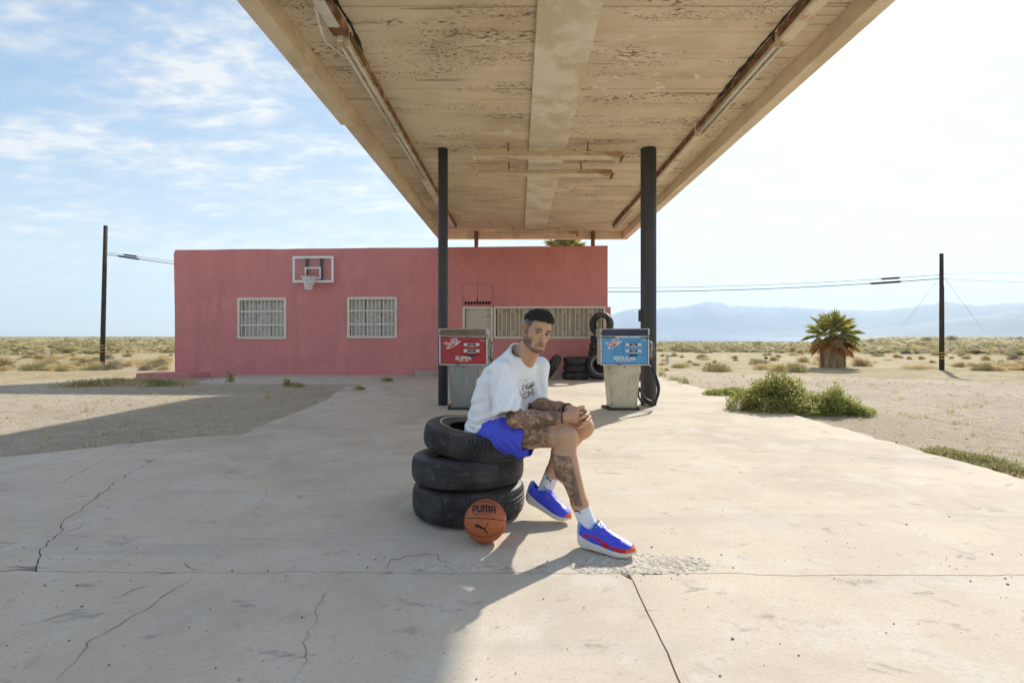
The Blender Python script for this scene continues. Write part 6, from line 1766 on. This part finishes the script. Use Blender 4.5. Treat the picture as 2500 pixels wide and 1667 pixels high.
def folds(P, N):
    edge = np.minimum(np.abs((P - HEM[0]) @ hem_n) + (P[:, 2] > .66) * 1.0, np.abs((P - NECK[0]) @ nk_n) + (np.linalg.norm(P - NECK[0], axis=1) > .13) * 1.0)
    out_ = np.zeros(len(P))
    for i, p in enumerate(P):
        # broad soft folds plus creases that fan out from the armpit and gather above the hem
        w1 = mnoise.noise(Vector((p[0] * 7 + p[2] * 3, p[1] * 7, p[2] * 5)))
        w2 = mnoise.noise(Vector((p[0] * 5 + p[2] * 15, p[1] * 6, p[2] * 11 - p[0] * 13)))
        g = max(0, 1 - abs(p[2] - .60) / .16)
        w3 = mnoise.noise(Vector((p[0] * 4 - p[2] * 6, p[1] * 5, p[2] * 34 + p[0] * 17)))
        out_[i] = .006 * w1 + .009 * w2 * abs(w2) * 2 + .012 * g * w3
    # single creases traced from the photograph, pressed into the cloth that faces the camera
    U, Vv = CX + P[:, 0] / P[:, 1] * F, CY - (P[:, 2] - H) / P[:, 1] * F
    face = N[:, 1] < .25
    for x0, y0, x1, y1, A, w in ((600, 420, 655, 570, .006, 5), (545, 400, 500, 560, .008, 6), (500, 560, 520, 650, .009, 5), (430, 795, 600, 705, .012, 5), (405, 740, 560, 690, .009, 6), (385, 625, 480, 600, .007, 6),
                                 (640, 560, 600, 700, .008, 5), (700, 590, 640, 700, .007, 6), (770, 420, 790, 560, .007, 6), (560, 690, 660, 655, .009, 5), (440, 470, 520, 430, .006, 7), (690, 420, 665, 520, .005, 6)):
        a_, c_ = np.array((980 + .4336 * x0, 720 + .4336 * y0)), np.array((980 + .4336 * x1, 720 + .4336 * y1)); ab = c_ - a_; L_ = np.linalg.norm(ab)
        t_ = ((U - a_[0]) * ab[0] + (Vv - a_[1]) * ab[1]) / L_ ** 2; ds = ((U - a_[0]) * ab[1] - (Vv - a_[1]) * ab[0]) / L_
        end = sm(-.08, .18, t_) * (1 - sm(.8, 1.1, t_))
        out_ += np.where(face, 1.35 * A * end * (-np.exp(-(ds / w) ** 2) + .7 * np.exp(-((ds - 1.9 * w) / (1.2 * w)) ** 2) + .35 * np.exp(-((ds + 2.1 * w) / (1.4 * w)) ** 2)), 0)
    d = np.linalg.norm(P - NECK[0], axis=1)
    return np.clip(out_, -.010, .016) * sm(.07, .14, d) * sm(.004, .03, edge)
shirt, SP, SF_ = cloth(Sh, SF0, folds, 3, 'shirt', shirt_m)
rib_m = M_('collar_rib', (.78, .78, .78), .9, .02, 8, .2, 200)
# collar, sleeve and hem ribs follow the open edges
def edge_loops(P, Fq):
    from collections import defaultdict
    cnt = defaultdict(int)
    for f in Fq:
        for i in range(4): a, b = int(f[i]), int(f[(i + 1) % 4]); cnt[(min(a, b), max(a, b))] += 1
    adj = defaultdict(list)
    for (a, b), c in cnt.items():
        if c == 1: adj[a].append(b); adj[b].append(a)
    seen, loops = set(), []
    for s0 in list(adj):
        if s0 in seen: continue
        lp, cur, prev = [s0], s0, None; seen.add(s0)
        while True:
            nx = [n for n in adj[cur] if n != prev and n not in seen]
            if not nx: break
            prev, cur = cur, nx[0]; lp.append(cur); seen.add(cur)
        if len(lp) > 25: loops.append(lp)
    return loops
def smooth_loop(Q, it=4):
    for _ in range(it): Q = (np.roll(Q, 1, 0) + 2 * Q + np.roll(Q, -1, 0)) / 4
    return Q
for lp in edge_loops(SP, SF_):
    Q = smooth_loop(SP[lp][::2], 3); near_neck = np.linalg.norm(Q.mean(0) - NECK[0]) < .08
    mb = MB(); mb.tube([Vector(local(p)) for p in np.concatenate([Q, Q[:1]])], .0085 if near_neck else .0045, 6, cap=False)
    mb.build('collar' if near_neck else 'hem', rib_m, shirt, True)
# prints on the shirt, laid on the cloth
shirt_bvh = BVHTree.FromPolygons([tuple(p) for p in SP], [tuple(int(i) for i in f) for f in SF_])
def on(bvh, u, v, lift=.0016):
    d = Vector(((u - CX) / F, 1, -(v - CY) / F)).normalized(); o = Vector((0, 0, H))
    hit = bvh.ray_cast(o, d)
    if hit[0] is None: return None
    n = hit[1] if hit[1].dot(d) < 0 else -hit[1]
    return hit[0] + n * lift
ink_m = M_('print_ink', (.02, .02, .024), .8, .05, 8)
def ribbon(bvh, P, w, name, parent, mat=ink_m, cr=None, taper=True):
    Q = []
    for a, c in zip(P[:-1], P[1:]):
        n = max(2, int(math.hypot(c[0] - a[0], c[1] - a[1]) / 1.0))
        Q += [(a[0] + (c[0] - a[0]) * i / n, a[1] + (c[1] - a[1]) * i / n) for i in range(n)]
    Q.append(P[-1]); V, Fc = [], []
    for i, p in enumerate(Q):
        a, c = Q[max(i - 1, 0)], Q[min(i + 1, len(Q) - 1)]; L = math.hypot(c[0] - a[0], c[1] - a[1]) or 1
        nx, ny = -(c[1] - a[1]) / L, (c[0] - a[0]) / L; ww = w * (.55 + .45 * min(1, 4 * min(i, len(Q) - 1 - i) / max(1, len(Q)))) if taper else w
        for sg in (-1, 1):
            h_ = on(bvh, p[0] + nx * ww * sg, p[1] + ny * ww * sg)
            if h_ is None: return
            V.append(local(np.array(h_)))
    for i in range(len(Q) - 1): Fc.append((2 * i, 2 * i + 1, 2 * i + 3, 2 * i + 2))
    add_obj(name, make_mesh(name, V, Fc, mat), parent)
def c3(P): return [(1250 + x / 15.68, 900 + y / 15.68) for x, y in P]
for P_, w in (([(440, 600), (410, 700), (405, 780), (440, 855)], 14), ([(520, 620), (495, 700)], 13), ([(620, 545), (560, 660), (520, 750), (535, 780), (575, 760)], 13), ([(660, 640), (610, 700), (590, 760), (620, 775), (660, 720), (700, 620), (730, 540)], 12),
              ([(700, 620), (672, 720), (670, 765)], 12), ([(765, 540), (735, 640), (712, 765)], 10), ([(720, 690), (755, 645), (762, 670), (742, 775)], 10), ([(840, 450), (805, 580), (795, 685), (830, 640), (855, 560)], 10), ([(515, 850), (485, 940), (455, 1020)], 13),
              ([(400, 1010), (415, 1070), (480, 1115), (540, 1100), (580, 1050)], 16), ([(560, 920), (620, 860), (660, 870), (625, 940), (590, 1015)], 14), ([(735, 860), (690, 960), (645, 1050), (610, 1060), (600, 1015)], 15), ([(835, 820), (800, 770), (768, 800), (772, 880), (820, 940), (818, 1000), (775, 990)], 13),
              ([(530, 410), (532, 475)], 8), ([(505, 450), (560, 445)], 8), ([(605, 380), (606, 410)], 7), ([(590, 396), (622, 394)], 7), ([(545, 540), (565, 560)], 6)):
    ribbon(shirt_bvh, c3(P_), w / 15.68, 'print', shirt)
def k9(P): return [(1130 + x * .12115, 900 + y * .12115) for x, y in P]
ribbon(shirt_bvh, [(1151.5, 966), (1148.0, 974), (1145.5, 981)], 3.0, 'print', shirt, M_('print_slate', (.07, .07, .085), .8, .05, 8), taper=False)
gear = [(75 + 30 * math.cos(a) + 62, 720 + 36 * math.sin(a)) for a in np.linspace(0, 6.283, 19)]
ribbon(shirt_bvh, k9(gear), 1.0, 'print', shirt, taper=False); ribbon(shirt_bvh, k9([(150, 706), (136, 700), (124, 718), (134, 738), (150, 734)]), .9, 'print', shirt, taper=False)
# shorts
shorts_m = M_('blue_nylon', (.075, .095, .70), .55, .06, 5, .2, 40, spec=.4, bdist=.004)
So = Vol((-.40, 2.90, .34), (.34, 3.78, .76), .0045)
X_, Y_, Z_ = np.meshgrid(*[So.lo[k] + So.h * np.arange(So.n[k]) for k in range(3)], indexing='ij')
tN = (KN - HN) / np.linalg.norm(KN - HN); tF = (KF - HF) / np.linalg.norm(KF - HF)
LN, LF = .255, .315
def leg(a, d, L, r0, r1, sag):
    T = Vol.__new__(Vol); T.lo, T.h, T.n = So.lo, So.h, So.n; T.F = np.full(So.n, 1.0, np.float32); T.L = np.zeros(So.n, np.int8)
    e = a + d * (L + .05) + np.array((0, 0, -sag)); T.cone(a, e, r0, r1, .01); T.cone(a + np.array((0, 0, -sag * .6)), e + np.array((0, 0, -sag * 1.1)), r0 * .8, r1 * .72, .03)
    h0 = a + d * L; n = d + np.array((.0, 0, -.10)); n /= np.linalg.norm(n)
    global OF0
    OF0 = np.minimum(OF0, T.F)
    T.F = np.maximum(T.F, ((X_ - h0[0]) * n[0] + (Y_ - h0[1]) * n[1] + (Z_ - h0[2]) * n[2]).astype(np.float32))
    k = .04; hh = np.clip(k - np.abs(So.F - T.F), 0, None) / k; So.F = np.minimum(So.F, T.F) - hh * hh * k * .25
    return h0, n
So.ell((-.15, 3.365, .56), (ta, tb, (0, 0, 1)), (.175, .15, .115), .03)
OF0 = So.F.copy()
cutN = leg(HN + np.array((0, 0, -.01)), tN, LN, .108, .104, .022); cutF = leg(HF, tF, LF, .108, .104, .012)
def sfold(P, N):
    return np.array([.009 * mnoise.noise(Vector((p[0] * 9, p[1] * 9, p[2] * 9))) + .020 * abs(mnoise.noise(Vector((p[0] * 20 + p[2] * 9, p[1] * 14, p[2] * 8)))) for p in P])
shorts, OP, OF_ = cloth(So, OF0, sfold, 3, 'shorts', shorts_m)
for lp in edge_loops(OP, OF_):
    Q = smooth_loop(OP[lp][::2], 3); mb = MB(); mb.tube([Vector(local(p)) for p in np.concatenate([Q, Q[:1]])], .0038, 6, cap=False); mb.build('hem', shorts_m, shorts, True)
# loose corner of the shorts leg hanging over the tyre
c0, c1_, c2_, c3_ = k1(600, 868, 3.10), k1(715, 872, 3.03), k1(716, 893, 3.02), k1(658, 926, 3.045)
mb = MB(); mb.add([local(c0), local(c1_), local(c2_), local(c3_), local(c0 + np.array((.0, .05, 0))), local(c1_ + np.array((0, .06, 0))), local(c2_ + np.array((0, .06, 0))), local(c3_ + np.array((.0, .045, 0)))],
                  [(0, 1, 2, 3), (7, 6, 5, 4), (0, 3, 7, 4), (3, 2, 6, 7), (2, 1, 5, 6), (1, 0, 4, 5)]); mb.build('leg_flap', shorts_m, shorts, True)
# socks: ribbed tubes
sock_m = M_('white_sock', (.78, .78, .80), .9, .02, 10, .2, 120)
def sock(P_, rs, name='sock'):
    P_ = [Vector(p) for p in P_]; n = 96; V, Fc = [], []; path, rad = [], []
    m = 22
    for j in range(m):
        f = j / (m - 1) * (len(P_) - 1); i = min(int(f), len(P_) - 2); path.append(P_[i].lerp(P_[i + 1], f - i)); rad.append(rs[i] + (rs[i + 1] - rs[i]) * (f - i))
    ax = (P_[-1] - P_[0]).normalized(); a = ax.cross(Vector((0, 1, 0))).normalized(); b_ = ax.cross(a)
    for j in range(m):
        for k in range(n):
            th = 2 * math.pi * k / n; r = rad[j] + (.0016 if k % 4 < 2 else 0) + (.002 if j < 2 else 0)
            V.append(local(np.array(path[j] + (a * math.cos(th) + b_ * math.sin(th)) * r)))
    for j in range(m - 1):
        for k in range(n): Fc.append((j * n + k, j * n + (k + 1) % n, (j + 1) * n + (k + 1) % n, (j + 1) * n + k))
    me = make_mesh(name, V, Fc, sock_m, smooth=True); o = add_obj(name, me, man)
    return o, BVHTree.FromPolygons([tuple(Vector(v) + PB) for v in V], Fc)
skN, bN = sock([AN + (CN - AN) * .02, AN * .5 + SN * .5, SN, SN + np.array((.02, -.012, -.05))], [.0475, .046, .045, .046])
skF, bF = sock([AF + (CF - AF) * .06, AF * .5 + SF * .5, SF, SF + np.array((.0, .0, -.045))], [.0475, .047, .046, .046])
def decal(bvh, poly, name, parent, mat=ink_m):
    bm = bmesh.new(); f = bm.faces.new([bm.verts.new((x, y, 0)) for x, y in poly]); f.normal_update(); bmesh.ops.triangulate(bm, faces=[f])
    bmesh.ops.subdivide_edges(bm, edges=bm.edges[:], cuts=1, use_grid_fill=True); bad = False
    for v in bm.verts:
        h_ = on(bvh, v.co.x, v.co.y, .0030)
        if h_ is None: bad = True; break
        v.co = Vector(local(np.array(h_)))
    if not bad:
        m2 = bpy.data.meshes.new(name); bm.to_mesh(m2); m2.materials.append(mat); add_obj(name, m2, parent)
    bm.free()
def catlogo(cx_, cy_, s_, ang, mir=1):
    ca, sa = math.cos(ang), math.sin(ang); o = []
    for x, y in CAT:
        dx_, dy_ = (x - 625) * s_ * mir, (y - 1050) * s_
        o.append((cx_ + dx_ * ca - dy_ * sa, cy_ + dx_ * sa + dy_ * ca))
    return o
decal(bF, catlogo(1340, 1170.5, .040, R(18)), 'cat_logo', skF); decal(bN, catlogo(1411.5, 1248.5, .036, R(-2)), 'cat_logo', skN)
# ---- shoes
upper_m = M_('shoe_upper', (.1, .1, .8), .42, .03, 8, .08, 90, attr='Col', spec=.4)
sole_m = M_('shoe_sole', (.70, .67, .60), .6, .04, 10, spec=.3)
lace_m = M_('shoe_dark', (.02, .02, .06), .6, .1, 10)
yel_m = M_('shoe_yellow', (.70, .50, .03), .5, .05, 10)
BLU, LBL, RED, ORG = np.array((.055, .075, .66)), np.array((.20, .36, .76)), np.array((.50, .012, .02)), np.array((.72, .12, .03))
def shoe(heel, toe, pitch, flame, name='shoe'):
    L = .335
    heel, toe = Vector(heel), Vector(toe)
    d = (toe - heel); d.z = 0; d.normalize(); side = Vector((-d.y, d.x, 0)); up = Vector((0, 0, 1))
    Rm = Matrix.Rotation(pitch, 3, side)
    d2, up2 = Rm @ d, Rm @ up
    if (pitch > 0) and d2.z > 0: Rm = Matrix.Rotation(-pitch, 3, side); d2, up2 = Rm @ d, Rm @ up
    org = heel - PB
    def T(x, y, z): return org + d2 * x + side * y + up2 * z
    ns, nt_ = 150, 84
    xs = np.linspace(0, L, ns); u = xs / L
    hw = np.interp(u, [0, .02, .06, .14, .30, .50, .68, .80, .90, .96, .985, 1], [.004, .018, .029, .036, .037, .042, .0485, .0485, .042, .029, .018, .004])
    zb = np.interp(u, [0, .05, .15, .4, .75, .9, 1], [.030, .010, .0, .002, .0, .008, .030])
    zs = np.interp(u, [0, .04, .15, .30, .45, .62, .8, .93, 1], [.092, .088, .072, .058, .048, .042, .038, .040, .042])     # top of the sole wall
    zt = np.interp(u, [0, .03, .07, .14, .22, .30, .36, .42, .50, .62, .75, .86, .94, 1], [.095, .135, .140, .124, .113, .122, .136, .136, .120, .101, .084, .072, .060, .040])
    hw = hw * 1.08; zt = zt + .007
    out_ = []
    # sole
    V, Fc = [], []; m = 30
    for i in range(ns):
        for k in range(m):
            a = 2 * math.pi * k / m; y = math.copysign(abs(math.cos(a)) ** .45, math.cos(a)); z = math.sin(a)
            zz_ = zs[i] if z > 0 else zb[i]; zm = (zs[i] + zb[i]) / 2; hh = (zs[i] - zb[i]) / 2
            fl = 1.10 + (.03 * math.sin((z * 3.2 + u[i] * 6) * math.pi) if .08 < u[i] < .7 else 0)
            V.append(T(xs[i] + (.004 if i == ns - 1 else 0), y * hw[i] * fl, zm + hh * math.copysign(abs(z) ** .55, z)))
    for i in range(ns - 1):
        for k in range(m): Fc.append((i * m + k, i * m + (k + 1) % m, (i + 1) * m + (k + 1) % m, (i + 1) * m + k))
    Fc += [tuple(range(m)), tuple((ns - 1) * m + k for k in range(m - 1, -1, -1))]
    so = add_obj(name, make_mesh(name, V, Fc, sole_m, smooth=True), man)
    # upper, open at the collar
    V, Fc, Cc = [], [], []
    for i in range(ns):
        lo_ = zs[i] - .012
        openf = .07 < u[i] < .36
        for k in range(nt_ + 1):
            a = math.pi * k / nt_; cy = math.cos(a); sz = math.sin(a)
            y = math.copysign(abs(cy) ** .8, cy) * hw[i] * (1.02 - .10 * (sz ** 2 if u[i] < .4 else 0)); zz_ = lo_ + (zt[i] - lo_) * abs(sz) ** .72
            V.append(T(xs[i], y, zz_))
            hrel = zz_ - zs[i]; c = BLU
            lean = u[i] - .35 * (zz_ - .08)
            if lean < .075: c = LBL
            if sz > .80 and .06 < u[i] < .38: c = LBL * .92
            if u[i] > .90 + .06 * (hrel / .03) and hrel < .024: c = ORG
            near_s = cy * (side.y) < 0
            if flame and near_s:
                f1 = .020 * max(0, math.sin(np.clip((u[i] - .16) / .40, 0, 1) * math.pi)) ** .7 + .004
                if .16 < u[i] < .60 and f1 - .012 * max(0, (u[i] - .24) / .3) < hrel < f1 + .006 and hrel > .001 + .014 * (u[i] - .22) * (u[i] < .42): c = RED
                if .16 < u[i] < .40 and 0.0 < hrel < f1 * (1.0 if u[i] < .24 else .0): c = RED
                if u[i] > .50 and hrel < .010 + .016 * max(0, 1 - abs(u[i] - .54) / .06) + .006 * (u[i] > .54) and u[i] < .97: c = RED if u[i] < .88 else ORG
                if .60 < u[i] < .68 and hrel < .006: c = BLU
            Cc.append(c)
    for i in range(ns - 1):
        for k in range(nt_):
            uu = (u[i] + u[i + 1]) / 2; kk = (k + .5) / nt_
            if .075 < uu < .33 and abs(kk - .5) < .20: continue
            b_ = i * (nt_ + 1) + k; Fc.append((b_, b_ + 1, b_ + nt_ + 2, b_ + nt_ + 1))
    me = make_mesh('upper', V, Fc, upper_m, smooth=True); vcol(me, np.array(Cc)); uo = add_obj('upper', me, so)
    sd = uo.modifiers.new('thickness', 'SOLIDIFY'); sd.thickness = .005; sd.offset = -1
    # tongue, strap, pull tab, bolt mark
    bv = BVHTree.FromPolygons([tuple(v) for v in V], Fc)
    mb = MB(); TV = [T(.098, sy * .022, .112) for sy in (-1, 1)] + [T(.118, sy * .026, .150) for sy in (-1, 1)] + [T(.150, sy * .026, .128) for sy in (-1, 1)]
    mb.add(TV, [(0, 1, 3, 2), (2, 3, 5, 4)]); tg = mb.build('tongue', M_('shoe_light_blue', tuple(LBL), .5, .03, 9), so); sd = tg.modifiers.new('thickness', 'SOLIDIFY'); sd.thickness = .008
    mb = MB(); 
    for i0, i1 in ((.40, .52),):
        st = []
        for uu in np.linspace(i0, i1, 6):
            for k in range(nt_ + 1):
                i = min(ns - 1, int(uu * (ns - 1))); a = math.pi * k / nt_; cy, sz = math.cos(a), math.sin(a)
                y = math.copysign(abs(cy) ** .8, cy) * hw[i] * 1.05; zz_ = zs[i] - .012 + (zt[i] + .003 - zs[i] + .012) * abs(sz) ** .70; st.append(T(L * uu, y, zz_))
        lo_k, hi_k = int(nt_ * .24), int(nt_ * .76)
        for j in range(5):
            for k in range(lo_k, hi_k): mb.add([st[j * (nt_ + 1) + k], st[j * (nt_ + 1) + k + 1], st[(j + 1) * (nt_ + 1) + k + 1], st[(j + 1) * (nt_ + 1) + k]], [(0, 1, 2, 3)])
    blu_m = MATS.get('shoe_strap') or M_('shoe_strap', tuple(BLU), .45, .03, 9); mb.build('strap', blu_m, so)
    mb = MB(); mb.tube([T(.122, -.014, .150), T(.126, -.006, .163), T(.126, .006, .163), T(.122, .014, .150)], .0055, 6); mb.build('pull_tab', yel_m, so, True)
    mb = MB(); mb.tube([T(.135, -.024, .133), T(.137, 0, .147), T(.135, .024, .133)], .0035, 6); mb.build('lace', lace_m, so, True)
    sg = -1 if side.y > 0 else 1
    bl = [(.158, .116), (.170, .1135), (.168, .1105), (.182, .108), (.168, .1065), (.170, .1095)]
    mb = MB(); mb.add([T(x, sg * .0405, z) for x, z in bl], [(0, 1, 2, 3, 4, 5)]); mb.build('bolt_mark', yel_m, so)
    mb = MB(); mb.tube([T(.18, sg * .02, .121), T(.225, sg * .021, .100), T(.26, sg * .016, .088)], .0016, 5); mb.build('seam_line', lace_m, so, True)
    return so
shoe((.332, 2.868, .006), (.605, 2.70, 0), 0.0, True)
shoe((.045, 3.375, .098), (.33, 3.205, 0), R(16.5), False)
# wrist bands
def band(c, d, r, rt, mat, name='wristband'):
    d = Vector(d).normalized(); a = d.cross(Vector((0, 0, 1))).normalized(); b_ = d.cross(a); c = Vector(local(np.array(c)))
    mb = MB(); mb.tube([c + (a * math.cos(q) + b_ * math.sin(q)) * r for q in np.linspace(0, 2 * math.pi, 25)], rt, 6, cap=False); mb.build(name, mat, man, True)
band(EN * .07 + WN * .93, WN - EN, .0365, .0032, lace_m); band(EF * .03 + WF * .97, WF - EF, .0375, .006, black_m); band(EF * .06 + WF * .94, WF - EF, .038, .0035, black_m)
